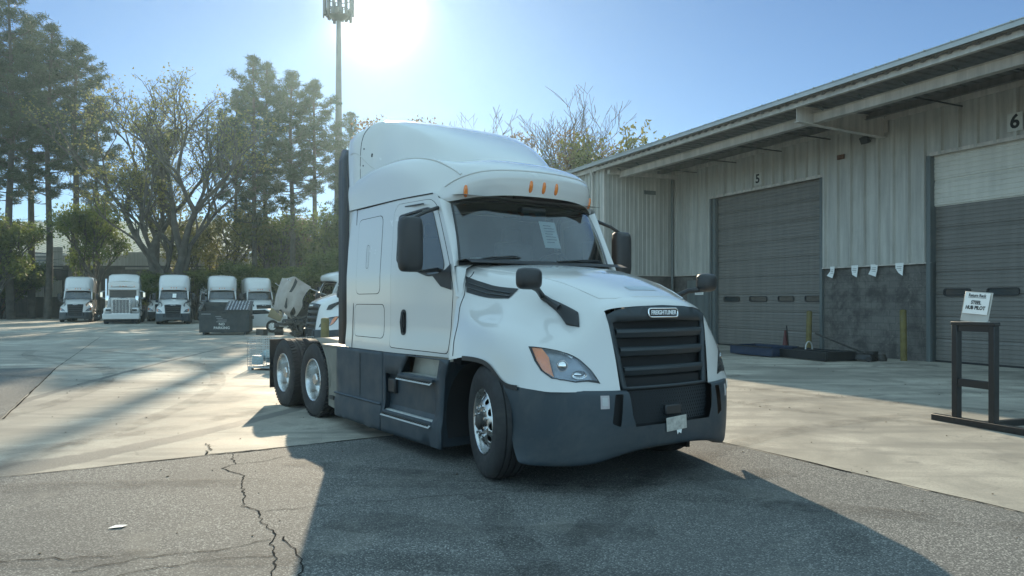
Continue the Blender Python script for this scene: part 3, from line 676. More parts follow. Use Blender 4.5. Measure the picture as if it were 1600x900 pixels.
    part('radiator_screen',patch([(-.59,1.5),(.59,1.5),(.5,.84),(-.5,.84)],[],gp(-.10),.2),'matte',G)
    for w in (1.335,1.18,1.015):
        hw=.46+.075*(w-.89)/.54+.01
        rows=[]
        for k in range(17):
            v=-hw+2*hw*k/16; u=gu(v,w)
            rows.append([(u-.055,v,w+.012),(u-.02,v,w+.036),(u+.0,v,w+.026),(u+.004,v,w+.004),(u-.02,v,w-.04),(u-.06,v,w-.05)])
        part('grille_bar',MB().grid(rows),'grille_plastic',G,smooth=35)
    bd=rounded([(-.19,1.465),(.19,1.465),(.19,1.55),(-.19,1.55)],.042,5)
    bz=rounded([(-.177,1.475),(.177,1.475),(.177,1.54),(-.177,1.54)],.032,5)
    B=part('badge',patch(bd,[bz],gp(.016),.03),'chrome',G,smooth=40,solid=.014)
    part('badge_plate',patch(bz,[],gp(.008),.05),'black',B,smooth=40,solid=.004)
    lettering('FREIGHTLINER',.06,'letter_bright',B,(gu(0,1.51)+.012,0,1.5075),(PI/2,0,PI/2),bold=.0012,scale=(.80,.9,1),depth=.003)
    # --- bumper
    bf=lambda s,t:table_pt(BUMP,s,t)
    cut=[(-.01,-1.85),(.5,-1.9),(1.9,-1.75),(2.35,-1.6),(2.35,1.6),(1.9,1.75),(.5,1.9),(-.01,1.85)]
    bo=[(0,-7),(0,-1.85),(.5,-1.9),(1.9,-1.75),(2.35,-1.6),(2.35,1.6),(1.9,1.75),(.5,1.9),(0,1.85),(0,7),(5,7),(5,-7)]
    pk=rounded([(.95,2.1),(.95,2.45),(2.15,2.62),(2.3,2.25)],.08,3)
    Bp=part('bumper',patch(bo,[pk,mirror(pk)],bf,.14),'plastic',T,smooth=45)
    for sg in (-1,1):
        part('bumper_vent',patch([(s,sg*t) for s,t in pk],[],off_surf(bf,-.05),.12),'matte',Bp)
    part('lower_screen',patch([(-.75,.36),(.75,.36),(.70,.95),(-.70,.95)],[],lambda v,w:(1.06-.06*(v/.55)**2,v,w),.2),'matte',Bp)
    hexm=MB()
    for r in range(9):
        for c in range(32):
            x=-.49+c*.031+(.0155 if r%2 else 0); z=.585+r*.031
            if abs(x)>.50-.02*(r<2): continue
            u=1.13-.05*(x/.5)**2-.0*max(0,(z-.75))
            ring=[(u,x+.0165*math.cos(q),z+.0165*math.sin(q)) for q in [PI/6+PI/3*k for k in range(6)]]
            ring2=[(u,x+.0125*math.cos(q),z+.0125*math.sin(q)) for q in [PI/6+PI/3*k for k in range(6)]]
            hexm.grid([ring,ring2],close=True)
    part('lower_grille_mesh',hexm,'plastic',Bp)
    if 0: part('lower_grille_bar',MB().grid([[(1.18-.05*(v/.5)**2,v,.735),(1.19-.05*(v/.5)**2,v,.72),(1.18-.05*(v/.5)**2,v,.70)] for v in [-.5+.1*k for k in range(11)]]),'black',Bp,smooth=40)
    for sgn in (-1,1): part('bumper_top_ledge',MB().grid([[bf(0,t),tuple(Vector(bf(0,t))*1.0-Vector((.06,0,0)))] for t in [sgn*(1.95+.25*k) for k in range(21)]]),'black',Bp)
    part('radar_box',MB().box((1.13,.0,.665),(.05,.20,.09)),'black',Bp,bevel=.012)
    # chassis
    ch=MB().b2(-6.35,.9,-.46,-.38,.62,.9).b2(-6.35,.9,.38,.46,.62,.9)
    for u in (-6.2,-5.2,-4.0,-3.4,-2.2,-.6): ch.b2(u-.05,u+.05,-.40,.40,.64,.88)
    part('frame_rails',ch,'steel',T,bevel=.008)
    part('engine_block',MB().b2(-.9,.85,-.36,.36,.35,1.3).b2(-2.9,-.9,-.25,.25,.40,.85).b2(.80,.95,-.55,.55,.5,1.45),'matte',T)
    ax=MB().tube([(0,-1.0,.46),(0,-.5,.40),(0,.5,.40),(0,1.0,.46)],.06,10)
    for u in (-4.42,-5.72): ax.tube([(u,-1.0,.515),(u,1.0,.515)],.085,12); ax.lathe([(0,-.24),(.14,-.16),(.2,0),(.14,.16),(0,.24)],20,c=(u,0,.515))
    ax.tube([(-5.7,0,.6),(-2.9,0,.66)],.05,10)
    part('axles',ax,'steel',T,smooth=40)
    pl=MB().b2(-5.35,-4.65,-.45,.45,1.0,1.045).b2(-5.2,-4.8,-.5,-.38,.88,1.0).b2(-5.2,-4.8,.38,.5,.88,1.0)
    pl.box((-5.52,-.3,.985),(.4,.22,.04),Matrix.Rotation(-.18,3,'Y')).box((-5.52,.3,.985),(.4,.22,.04),Matrix.Rotation(-.18,3,'Y'))
    part('fifth_wheel',pl,'steel',T,bevel=.02)
    part('catwalk',MB().b2(-4.2,-3.25,-.5,.5,.93,.96),'tread',T)
    for k,(a,c) in enumerate(((.15,'blue'),(-.1,'red'),(0.05,'black'))):
        part('air_hose',MB().tube([(-3.24,a,2.0),(-3.5,a+.05,1.6),(-3.75,a*.6,1.25),(-3.6,a*.3,1.05),(-3.3,a,1.15)],.018,8),c,T,smooth=60)
    for sg in (-1,1):
        # extender behind the sleeper
        ex=MB().grid([[(-3.20,sg*1.195,z0),(-3.35,sg*1.21,z0),(-3.52,sg*1.20,z0)] for z0 in (1.06,1.8,2.7,3.42)]+[[(-3.20,sg*1.15,3.50),(-3.35,sg*1.16,3.56),(-3.52,sg*1.15,3.58)]])
        part('rear_extender',ex,'black',T,solid=.02,smooth=40)
        # side skirts with step wells
        def sk(off=0): return lambda u,w:(u,sg*(1.235+off+(.03*smooth01((.45-w)/.1))),w)
        rs=[(-3.5,.15),(-2.12,.14),(-2.12,1.035),(-3.5,1.035)]
        R_=part('side_skirt',patch(rs,[],sk(),.1),'plastic',T,smooth=25,solid=.02)
        part('skirt_trim',MB().grid([[(-3.5,sg*1.262,.455),(-3.5,sg*1.275,.44),(-3.5,sg*1.262,.425)],[(-2.12,sg*1.262,.455),(-2.12,sg*1.275,.44),(-2.12,sg*1.262,.425)]]),'plastic',R_)
        for u in (-2.75,): part('skirt_seam',MB().b2(u,u+.008,sg*1.236,sg*1.24,.46,.98),'matte',R_)
        st=[(-2.10,.14),(-.72,.15),(-.735,.5),(-.70,.85),(-.62,1.035),(-2.10,1.035)]
        w1=[(-1.62,.83),(-.93,.83),(-.86,1.005),(-1.53,1.005)]
        w2=rounded([(-2.06,.40),(-.90,.40),(-.90,.46),(-1.0,.5),(-2.0,.5)],.01)
        w3=rounded([(-2.03,.58),(-1.82,.58),(-1.82,.77),(-2.03,.77)],.03)
        w1x=[(-1.66,.835),(-.86,.835),(-.80,1.022),(-1.50,1.022)]
        low=[(-2.05,.39),(-.92,.39),(-.88,.52),(-.9,.80),(-1.66,.80),(-2.05,.80)]
        P=part('step_skirt',patch(st,[w1x,low],sk(),.09),'plastic',T,smooth=25,solid=.02)
        part('recess_panel',patch(low,[],sk(-.07),.12),'plastic',P); part('step_wall',MB().b2(-2.13,-2.09,sg*.9,sg*1.225,.15,1.03),'plastic',P); part('step_wall',MB().b2(-.80,-.77,sg*.9,sg*1.225,.16,1.0),'plastic',P); part('step_box',MB().b2(-2.10,-.80,sg*.98,sg*1.155,.15,.80),'plastic',P)
        part('recess_box',MB().box((-1.95,sg*1.18,.665),(.18,.06,.17)),'black',P,bevel=.02)
        part('kick_plate',patch([(-1.70,.80),(-.80,.80),(-.80,1.04),(-1.6,1.04)],[],sk(-.16),.2),'dusty_plate',P,label='dusty pale plate behind the top step')
        for (u0,u1,w,y0) in ((-1.68,-.90,.82,1.08),(-2.07,-.93,.385,1.13)):
            s_=MB().b2(u0,u1,sg*y0,sg*1.268,w-.03,w); q=part('step',s_,'plastic',P,bevel=.006)
            tr=MB()
            n=int((u1-u0)/.05); yo,zo,yi,zi=1.292,w-.055,1.215,w+.012
            tr.add([(u0,sg*yo,zo),(u1,sg*yo,zo),(u1,sg*yi,zi),(u0,sg*yi,zi),(u0,sg*1.12,zi),(u1,sg*1.12,zi)],[(0,1,2,3),(3,2,5,4)]); part('step_tread',tr,'tread',q,fixn=False)
            nb=MB()
            for a in range(n):
                for b in range(2):
                    f=.28+.42*b; nb.box((u0+.035+a*.05+.012*b,sg*(yo+(yi-yo)*f+.003),zo+(zi-zo)*f+.002),(.024,.02,.012))
            part('tread_holes',nb,'black',q)
        # quarter fender and plate ahead of the drive wheels
        qf=[]
        for k in range(13):
            a=R(100)-R(105)*k/12; qf.append([(-4.42+.60*math.cos(a),sg*y,.515+.585*math.sin(a)) for y in (1.2,.62)])
        part('quarter_fender',MB().grid(qf),'fender_plate',T,smooth=50,solid=.01)
        part('fender_side_plate',MB().add([(-3.48,sg*1.19,.18),(-3.48,sg*1.19,1.0),(-4.14,sg*1.19,1.0),(-4.0,sg*1.19,.85),(-3.92,sg*1.19,.66),(-3.89,sg*1.19,.45),(-3.90,sg*1.19,.22)],[(0,1,2,3,4,5,6)]),'fender_plate',T,solid=.01)
        part('deck_cover',MB().b2(-4.15,-3.22,sg*.55,sg*1.2,1.0,1.03),'fender_plate',T,bevel=.01)
        part('fender_bracket',MB().tube([(-3.8,sg*1.15,.35),(-3.8,sg*1.0,.37),(-3.55,sg*.9,.4)],.03,8).box((-3.74,sg*1.19,.34),(.14,.05,.05)),'steel',T)
        part('mud_flap',MB().b2(-6.40,-6.385,sg*.62,sg*1.22,.22,1.0),'black',T,label='black mud flap behind the rear drive wheels')
        make_wheel('front_wheel','steer',T,(0,sg*1.075,.515),sg<0,R(-16))
        for u in (-4.42,-5.72):
            make_wheel('drive_wheel','dual',T,(u,sg*1.09,.515),sg<0)
            inner=MB().lathe([(.29,-.13),(.48,-.13),(.515,-.11),(.515,.11),(.48,.13),(.29,.13)],48,c=(u,sg*.76,.515)); part('inner_tyre',inner,'rubber',T,smooth=40)
        # door mirror
        mc=Vector((-1.02,sg*1.44,2.18)); rows=[]
        for dd,sc in ((.07,.55),(.06,.85),(.03,1.0),(-.03,1.03),(-.05,.98)):
            ring=[]
            for q in range(32):
                a=2*PI*q/32; ca,sa=math.cos(a),math.sin(a); ex=.35
                ring.append((mc.x+dd,mc.y+.125*math.copysign(abs(ca)**ex,ca)*sc,mc.z+.275*math.copysign(abs(sa)**ex,sa)*(.5+.5*sc)))
            rows.append(ring)
        hm=MB().grid(rows,close=True); hm.f.append(tuple(range(32))); o=len(hm.v)-32; hm.f.append(tuple(range(o,o+32)))
        mr=part('door_mirror',hm,'black',T,smooth=60)
        for zz,zd in ((.25,.28),(-.25,-.27)):
            e=(-1.1,sg*side_v(-1.1,2.5),mc.z+zd+(.12 if zz>0 else .03))
            part('mirror_bracket',MB().tube([e,(mc.x-.02,sg*1.28,mc.z+zd+.05*(1 if zz>0 else 0)),(mc.x,mc.y,mc.z+zz)],[.022,.02,.018],8),'black',mr,smooth=50)
    return T
semi=make_semi()
semi.location=(0.75,7.36,0); semi.rotation_euler=(0,0,R(-55))
tag(semi,'large white sleeper semi truck standing alone in the middle of the yard, front wheels turned','semi truck','white sleeper tractors')
PROTO_PARTS=list(semi.children)
# things that lie on or in the nearest truck
def on_truck(name,mb,mat,label,cat,**k):
    o=part(name,mb,mat,None,**k); o.location=semi.location; o.rotation_euler=semi.rotation_euler; return tag(o,label,cat)
pts=[ws_pt(s,t,-.012) for s,t in ((.27,.08),(.27,.70),(.70,.70),(.70,.08))]
pp=on_truck('paper_sheet',MB().add([tuple(Vector(p)-Vector((.015,0,0))) for p in pts],[(0,1,2,3)]),'paper','white printed sheet taped inside the windshield','paper')
ln=MB()
for k in range(7):
    s=.63-.045*k; a=Vector(ws_pt(s,.16,-.008)); b=Vector(ws_pt(s,.56 if k%3 else .46,-.008)); ln.add([a,b,b-Vector((0,0,.008)),a-Vector((0,0,.008))],[(0,1,2,3)])
part('print_lines',ln,'inkgrey',pp)
# wedge of paperwork on the dashboard
on_truck('document',MB().box((-.83,-.72,2.05),(.10,.26,.006),Matrix.Rotation(.35,3,'Z')),'paper','pale folded document lying on the dashboard','paper')
# stickers and licence plate are fixed to the bumper: parts of the truck
bfp=lambda s,t:table_pt(BUMP,s,t)
def sticker(par,s0,t0,ds,dt):
    o=part('bumper_sticker',patch([(s0,t0),(s0,t0+dt),(s0+ds,t0+dt),(s0+ds,t0)],[],off_surf(bfp,.004),.2),simple('pink_white_sticker',(.42,.38,.38),.6,var=.1,scale=30),par)
    lines=patch([(s0+ds*.2,t0+dt*.2),(s0+ds*.2,t0+dt*.8),(s0+ds*.8,t0+dt*.8),(s0+ds*.8,t0+dt*.2)],[],off_surf(bfp,.006),.2); part('sticker_print',lines,simple('sticker_grey',(.46,.46,.45),.6),o)
sticker(semi,1.0,-3.15,.6,.40); sticker(semi,1.0,3.05,.6,.40)
q=Vector(off_surf(bfp,.006)(1.2,4.35)); nn=(q-Vector(bfp(1.2,4.35))).normalized()
dg=lettering('D85',.10,'letter_white',semi,q,(PI/2,0,math.atan2(nn.y,nn.x)+PI/2),bold=.002,name='number_sticker')
lp=part('licence_plate',MB().box((1.185,.0,.55),(.006,.25,.12),Matrix.Rotation(.05,3,'X')),'plate',semi,bevel=.004)
part('torn_label',MB().add([(1.183,.0,.50),(1.183,.07,.50),(1.183,.06,.455),(1.183,.03,.47),(1.183,.015,.45)],[(0,1,2,3,4)]),'paper',lp)
# ------------------------------------------------------------------ ground
random.seed(7); rng=np.random.default_rng(11)
def sheet(poly,z): return MB().add([(x,y,z) for x,y in poly],[tuple(range(len(poly)))])
def jag(a,b,n,amp):
    a=Vector(a);b=Vector(b);d=(b-a);p=Vector((-d.y,d.x)).normalized(); return [tuple(a+d*k/n+p*random.uniform(-amp,amp)*(0<k<n)) for k in range(n+1)]
structure('ground',sheet([(-600,-60),(600,-60),(600,900),(-600,900)],-.004),'litter',fixn=False)
structure('yard_pavement',sheet([(-90,-40),(60,-40),(60,69.5),(-90,69.5)],0),'concrete',fixn=False)
edge=jag((-40,-16),(-4.64,6.70),240,.028)+jag((-4.64,6.70),(-3.2,7.66),40,.022)[1:]+jag((-3.2,7.70),(1.28,10.5),90,.024)[1:]+jag((1.28,10.5),(3.87,5.56),110,.024)[1:]+[(27.8,-40),(-40,-40)]
structure('asphalt',sheet(edge,.004),'asphalt',fixn=False)
structure('asphalt',sheet([(-11.06,17.86),(-6.99,10.05),(-5.4,7.4),(-14,6),(-34,10),(-34,15.5),(-12.31,17.69)],.004),'asphalt',fixn=False)
def ribbon(pts,w,z=.0085,wj=.5):
    mb=MB();L=[]
    for i,p in enumerate(pts):
        a=Vector(pts[max(i-1,0)]);b=Vector(pts[min(i+1,len(pts)-1)]);d=(b-a).normalized();n=Vector((-d.y,d.x)); ww=w*random.uniform(1-wj,1+wj)*.5
        L.append([(p[0]-n.x*ww,p[1]-n.y*ww,z),(p[0]+n.x*ww,p[1]+n.y*ww,z)])
    return mb.grid(L)
def wander(pts,step,amp):
    out=[]
    for i in range(len(pts)-1):
        a=Vector(pts[i]);b=Vector(pts[i+1]);n=max(1,int((b-a).length/step));d=b-a;q=Vector((-d.y,d.x)).normalized()
        for k in range(n): out.append(tuple(a+d*k/n+q*random.gauss(0,amp)*(k>0)))
    out.append(pts[-1]); return out
cr=MB()
def crack(pts,w,step=.05,amp=.012):
    r=ribbon(wander(pts,step,amp),w); cr.add(r.v,r.f)
crack([(-2.93,7.72),(-2.72,7.25),(-2.78,7.05),(-2.45,6.75),(-2.32,6.3),(-2.18,6.0),(-2.12,5.75),(-1.93,5.61),(-1.80,5.3),(-1.62,5.05),(-1.6,4.85),(-1.49,4.62),(-1.42,4.4),(-1.40,4.15)],.009)
crack([(-1.93,5.61),(-1.5,5.75),(-1.2,5.85),(-.6,6.05),(.1,6.2)],.006)
crack([(-1.49,4.62),(-1.8,4.58),(-2.15,4.40),(-2.35,4.25)],.007); crack([(-1.62,4.95),(-1.85,4.75),(-2.3,4.6),(-2.6,4.35)],.007)
crack([(-1.55,5.0),(-1.38,4.7),(-1.25,4.4),(-1.22,4.2)],.009); crack([(-3.6,4.42),(-3.0,4.55),(-2.5,4.62)],.009); crack([(-2.72,7.25),(-2.5,7.35),(-2.35,7.6)],.008)
crack([(-3.45,8.3),(-3.28,8.0),(-3.2,7.68),(-2.6,7.98)],.014)
tag(part('crack',cr,'crack',fixn=False),kind='structure')
j=MB()
def joint(a,b,w=.014):
    r=ribbon(wander([a,b],.3,.006),w,.006,.5); j.add(r.v,r.f)
joint((-11.06,17.86),(-19,34)); joint((-11.06,17.87),(-6.95,10.05),.022); joint((-12.31,17.70),(-34,15.6),.03); joint((-11.06,17.86),(-12.3,17.69),.03)
joint((-30,30.2),(6,34.0)); joint((3.2,15.9),(9.8,12.2),.01); joint((-34,44),(8,47))
r=ribbon(jag((-40,-16),(-4.64,6.70),30,.02)+jag((-4.64,6.70),(1.28,10.5),20,.02)[1:]+jag((1.28,10.5),(3.87,5.56),14,.02)[1:]+[(6,1.5)],.022,.0095,.6); j.add(r.v,r.f)
tag(part('joint',j,'crack',fixn=False),kind='structure')
tag(part('scrap_paper',MB().add([(-2.84,5.17,.012),(-2.75,5.19,.015),(-2.74,5.25,.012),(-2.82,5.24,.013)],[(0,1,2,3)]),'paper'),'small white scrap of paper lying flat on the asphalt','litter')
tm=MB()
def arc(cx,cy,r,a0,a1,w=.3):
    q=ribbon([(cx+r*math.cos(R(a0+(a1-a0)*k/40)),cy+r*math.sin(R(a0+(a1-a0)*k/40))) for k in range(41)],w,.012,.04); tm.add(q.v,q.f)
for cx,cy,r,a0,a1 in ((-22,9,15,-12,62),(-22,9,17.1,-12,60),(9,2,9,60,165),(9,2,11,58,150),(-3,30,14,205,300),(-3,30,16.1,205,300),(14,20,11.5,170,262),(14,20,13.4,172,258),(-2,-6,10.6,58,118),(-2,-6,12.5,60,112)): arc(cx,cy,r,a0,a1)
for pts in ([(-.25,6.1),(-.1,5.3),(.22,4.2),(.3,3.9)],[(1.2,6.9),(1.9,6.3),(2.3,5.4),(2.2,4.6)],[(-2.2,7.3),(-.6,6.7),(.8,6.4),(2.6,6.9)],[(-1.3,5.4),(-.2,5.0),(1.0,5.1)],[(-5.6,7.4),(-4.4,9.2),(-3.0,12.4),(-2.6,15)]):
    q=ribbon(wander(pts,.25,.03),.42,.0125,.25) if len(pts)<4 else ribbon(wander(pts,.25,.03),.3,.0125,.25); tm.add(q.v,q.f)
tag(part('tyre_mark',tm,'tyre_mark',fixn=False),kind='structure')
# twigs and grit on the yard
g=MB()
for k in range(260):
    x=random.uniform(-9,9); y=random.uniform(4.3,22); s=random.uniform(.003,.008)*(1+y/14)
    g.box((x,y,.006+s*.3),(s*random.uniform(.7,2),s,s*.6),Matrix.Rotation(random.uniform(0,3),3,'Z'))
tag(part('grit',g,'litter',fixn=False),kind='stuff')

# ------------------------------------------------------------------ the warehouse (local x runs along the wall away from the camera, y out to the yard)
wh=empty('warehouse',(11.18,19.8,0),math.atan2(.911,-.412),'long grey metal warehouse with deep roof overhang and numbered doors','warehouse')
def siding(t0,t1,z0,z1,y,pitch=.48,h=.075,along='x',x=0,K=.305):
    pr=[];t=t0
    while t<t1-1e-6:
        for dt,dd in ((0,0),(.09,0),(.11,h),(.155,h),(.175,0)):
            if t+dt*pitch/.305<=t1: pr.append((t+dt*pitch/.305,dd))
        t+=pitch
    pr.append((t1,0))
    f=(lambda a,d,z:(a,y+d,z)) if along=='x' else (lambda a,d,z:(x-d,a,z))
    return MB().grid([[f(a,d,z0) for a,d in pr],[f(a,d,z1) for a,d in pr]])
ZT=6.92; DT=5.52; CB=2.67; FY=3.25; TI=11.18
part('metal_siding',siding(-.12,3.52,CB,ZT,0),'siding',wh); part('metal_siding',siding(3.52,8.87,DT,ZT,0),'siding',wh)
part('metal_siding',siding(8.87,TI,CB,ZT,0),'siding',wh); part('metal_siding',siding(-5.4,-.12,DT,ZT,0),'siding',wh); part('metal_siding',siding(-16,-5.4,CB,ZT,0),'siding',wh)
part('return_siding',siding(0,FY,CB,7.0,0,.20,.022,'y',TI),'siding',wh)
part('front_siding',siding(TI,40,CB,7.0,FY,.305),'siding',wh)
for a,b_ in ((-.12,3.52),(8.87,TI),(-16,-5.4)): part('block_wall',MB().b2(a,b_,-.18,-.04,0,CB),'block',wh)
part('block_wall',MB().b2(TI+.03,TI+.2,-.18,FY-.03,0,CB),'block',wh); part('block_wall',MB().b2(TI+.2,40,FY-.2,FY-.03,0,CB),'block',wh)
part('roof_slab',MB().b2(-16,40,-22,-.2,6.95,7.02),'roof_metal',wh)
part('back_shell',MB().b2(-16,40,-22.1,-22,0,7.0).b2(40,40.1,-22,FY,0,7.0).b2(-16.1,-16,-22,0,0,7),'siding',wh)
part('roof_sheet',MB().add([(-16,FY+.38,7.04),(40,FY+.38,7.04),(40,-22,7.30),(-16,-22,7.30)],[(0,1,2,3)]),'roof_metal',wh,solid=.02)
k=MB()
for n in range(0,92): 
    t=-16+n*.61; k.tube([(t,FY+.40,7.055),(t,-3,7.085)],.022,6)
part('roof_ribs',k,'roof_metal',wh)
# sill flashing, corner trims, jambs
fl=MB()
for a,b_ in ((-.12,3.52),(8.87,TI),(-16,-5.4)): fl.b2(a,b_,-.03,.055,CB-.035,CB)
part('base_flashing',fl,'trim',wh); part('base_flashing',MB().b2(TI-.05,TI+.0,0,FY,CB-.03,CB).b2(TI,40,FY,FY+.04,CB-.03,CB),'trim',wh)
part('corner_trim',MB().b2(TI-.02,TI+.24,FY-.02,FY+.05,CB,7.0),'trim',wh)
part('wall_top_trim',MB().b2(-16,TI,.04,.09,6.74,6.95),'trim',wh)
for a,b_ in ((3.52,3.62),(8.79,8.87),(-.12,-.0),(-5.4,-5.3)):
    part('door_jamb',MB().b2(a,b_,-.22,.06,0,DT),'jamb',wh,bevel=.008)
part('door_header',MB().b2(3.50,8.89,-.03,.062,DT-.02,DT+.07),'trim',wh); part('door_header',MB().b2(-5.42,-.10,-.03,.062,DT-.02,DT+.07),'trim',wh)
part('inner_column',MB().b2(8.62,8.79,-.15,-.02,0,DT),'jamb',wh)
def overhead_door(t0,t1,z0,z1,mat,y,wins=()):
    pr=[];z=z0
    n=round((z1-z0)/.61); H=(z1-z0)/n
    for s in range(n):
        b0=z0+s*H
        pr+=[(b0,-.035),(b0+.022,-.035),(b0+.03,0)]
        for q in range(5):
            c=b0+H*(q+.6)/5.4; 
            if q<5: pr+=[(c-.022,0),(c-.012,-.014),(c+.012,-.014),(c+.022,0)]
    pr.append((z1,0))
    D=part('overhead_door',MB().grid([[(t0,y+d,z) for z,d in pr],[(t1,y+d,z) for z,d in pr]]),mat,wh)
    for a,b_,zc in wins:
        o=rounded([(a,zc-.10),(b_,zc-.10),(b_,zc+.10),(a,zc+.10)],.095,6); i=rounded([(a+.03,zc-.075),(b_-.03,zc-.075),(b_-.03,zc+.075),(a+.03,zc+.075)],.07,6)
        w=part('window',patch(o,[i],lambda x,zz:(x,y+.016,zz),.2),'black',D,solid=.02); part('pane',patch(i,[],lambda x,zz:(x,y+.006,zz),.2),'glasspane',w)
    return D
M['glasspane']=simple('dark_window_pane',(.03,.04,.045),.12,0,.1,4)
overhead_door(3.62,8.79,.02,DT,'door_metal',-.16,[(3.66,4.40,1.71),(4.86,5.58,1.71),(6.08,6.95,1.71),(7.45,8.30,1.71)])
overhead_door(-5.3,0,.02,4.15,'door_metal',-.16,[(-1.1,-.35,1.86),(-2.3,-1.5,1.86),(-3.6,-2.8,1.86)])
overhead_door(-5.3,0,4.15,DT,'door_white',-.10)
part('bottom_seal',MB().b2(3.62,8.79,-.19,-.14,0,.05),'black',wh); part('bottom_seal',MB().b2(-5.3,0,-.19,-.14,0,.05),'black',wh)
# canopy: fascia, two beams, soffit deck, rods, one big tapered arm
part('fascia',MB().b2(-16,40,FY+.30,FY+.36,6.93,7.04),'roof_metal',wh)
part('eave_beam',MB().b2(-16,TI+.2,FY+.14,FY+.18,6.74,6.93).b2(-16,TI+.2,FY+.14,FY+.27,6.74,6.75).b2(-16,TI+.2,FY+.14,FY+.27,6.92,6.93),'trim',wh)
part('eave_beam',MB().b2(TI+.2,40,FY+.14,FY+.18,6.76,6.93),'trim',wh)
part('canopy_beam',MB().b2(-16,TI-.3,2.72,2.76,6.41,6.66).b2(-16,TI-.3,2.64,2.84,6.41,6.42).b2(-16,TI-.3,2.64,2.84,6.65,6.66),'trim',wh)
so_=MB(); rows=[[],[]]; t=-16
while t<TI:
    for dt,dz in ((0,0),(.1,0),(.13,-.03),(.2,-.03),(.23,0)): rows[0].append((t+dt,.05,6.93+dz)); rows[1].append((t+dt,FY+.3,6.90+dz))
    t+=.305
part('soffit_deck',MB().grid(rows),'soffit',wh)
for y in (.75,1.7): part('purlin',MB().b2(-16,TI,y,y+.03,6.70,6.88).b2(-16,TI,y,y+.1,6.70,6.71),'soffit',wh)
for t in (9.6,7.4,5.2,3.2,-1.0,-3.4,-6): part('brace_rod',MB().tube([(t,.06,6.62),(t-.15,2.7,6.60)],.022,6),'steel',wh)
for t in (1.37,-6.2,10.95 if 0 else -14):
    fn=lambda a,z,d:(d,a,z)
    part('canopy_arm',MB().prism([(.06,6.28),(FY+.12,6.40),(FY+.12,6.80),(.06,6.84)],fn,t-.08,t-.06).prism([(.06,6.27),(FY+.12,6.39),(FY+.12,6.41),(.06,6.29)],fn,t-.16,t+.02).prism([(.06,6.83),(FY+.12,6.79),(FY+.12,6.81),(.06,6.85)],fn,t-.16,t+.02).b2(t-.2,t+.06,.04,.07,6.42,6.92),'trim',wh)
for t in np.arange(-15,11,1.22): part('purlin_clip',MB().box((t,2.95,6.70),(.03,.16,.05),Matrix.Rotation(.4,3,'X')),'jamb',wh)
part('downpipe',MB().tube([(TI-.12,.14,6.6),(TI-.12,.14,.1)],.055,10),'jamb',wh,smooth=40)
part('downpipe',MB().tube([(TI+.75,FY+.22,6.85),(TI+.75,FY+.13,6.6),(TI+.75,FY+.13,.1)],.05,10),'trim',wh,smooth=40)
part('beam_stub',MB().b2(TI-.34,TI-.2,0.05,FY,6.55,6.7),'trim',wh)
def sign(name,t,z,w,h,y=.075,mat='paper'): return part(name,MB().b2(t-w/2,t+w/2,y,y+.012,z-h/2,z+h/2),mat,wh,bevel=.003)
RW=(PI/2,0,PI)
s5=sign('bay_number',6.29,5.86,.36,.42,.075,'sign_grey'); M['sign_grey'];s5['label']='pale square sign reading 5'
lettering('5',.42,'ink',s5,(6.29,.089,5.86),RW,bold=.012,depth=.002)
s6=sign('bay_number',-2.32,5.92,.36,.44,.075,'sign_grey'); s6['label']='pale square sign reading 6'
lettering('6',.46,'ink',s6,(-2.32,.089,5.92),RW,bold=.014,depth=.002)
part('wall_vent',MB().b2(2.68,2.98,.04,.07,5.93,6.07).b2(2.70,2.96,.07,.075,5.95,5.965).b2(2.70,2.96,.07,.075,5.99,6.0).b2(2.70,2.96,.07,.075,6.03,6.04),'rust',wh)
part('louvre',MB().b2(TI-.05,TI-.02,.9,1.45,5.9,6.06).b2(TI-.07,TI-.05,.9,1.45,5.92,5.94).b2(TI-.07,TI-.05,.9,1.45,5.98,6.0),'jamb',wh)
fldl=MB().box((1.80,.22,6.30),(.26,.12,.20),Matrix.Rotation(-.5,3,'X')).tube([(1.80,.05,6.45),(1.80,.16,6.42),(1.80,.2,6.34)],.02,6)
part('floodlight',fldl,'black',wh,bevel=.01)
# dark doorway by the corner with a notice
dr=part('side_door',MB().b2(8.95,10.25,-.02,.03,0,2.45),'jamb',wh); nt=part('notice',MB().b2(9.25,9.75,.035,.045,1.88,2.14),'paper',dr)
for q in range(3): part('notice_print',MB().b2(9.32,9.68,.045,.048,2.08-.07*q,2.10-.07*q),'inkgrey',nt)
for t,w,tl in ((3.11,.17,.1),(2.29,.24,-.06),(1.62,.24,.05),(.8,.26,-.12)):
    tg=MB().grid([[(t-w/2,.062,CB+.02),(t-w/2+.01,.07,CB-.15),(t-w/2+.03+tl*.2,.10,CB-.34)],[(t+w/2,.062,CB+.02),(t+w/2-.01,.07,CB-.12),(t+w/2-.03+tl,.13,CB-.26)]])
    o=part('torn_tag',tg,'paper',wh,smooth=40)
    pl_=MB()
    for q in range(3): pl_.b2(t-w*.3,t+w*.3,.074+.008*q,.077+.008*q,CB-.09-.05*q,CB-.075-.05*q)
    part('tag_print',pl_,'inkgrey',o)
def wp(t,y,z=0):
    return Vector((11.18-.412*t-.911*y,19.8+.911*t-.412*y,z))
def bollard(t,y,h,label,lean=0):
    e=empty('bollard',wp(t,y),0,label,'bollard','yellow bollards beside the bay doors'); e.rotation_euler=(lean,lean,0)
    part('post',MB().lathe([(.0,h),(.06,h-.005),(.085,h-.03),(.085,0)],20,'z'),'yellow',e,smooth=50)
    return e
bollard(3.72,.42,1.33,'yellow bollard beside bay door 5, behind the flat dark pallets',.02)
bollard(.42,.38,1.40,'chipped yellow bollard between the block wall and bay door 6',-.01)
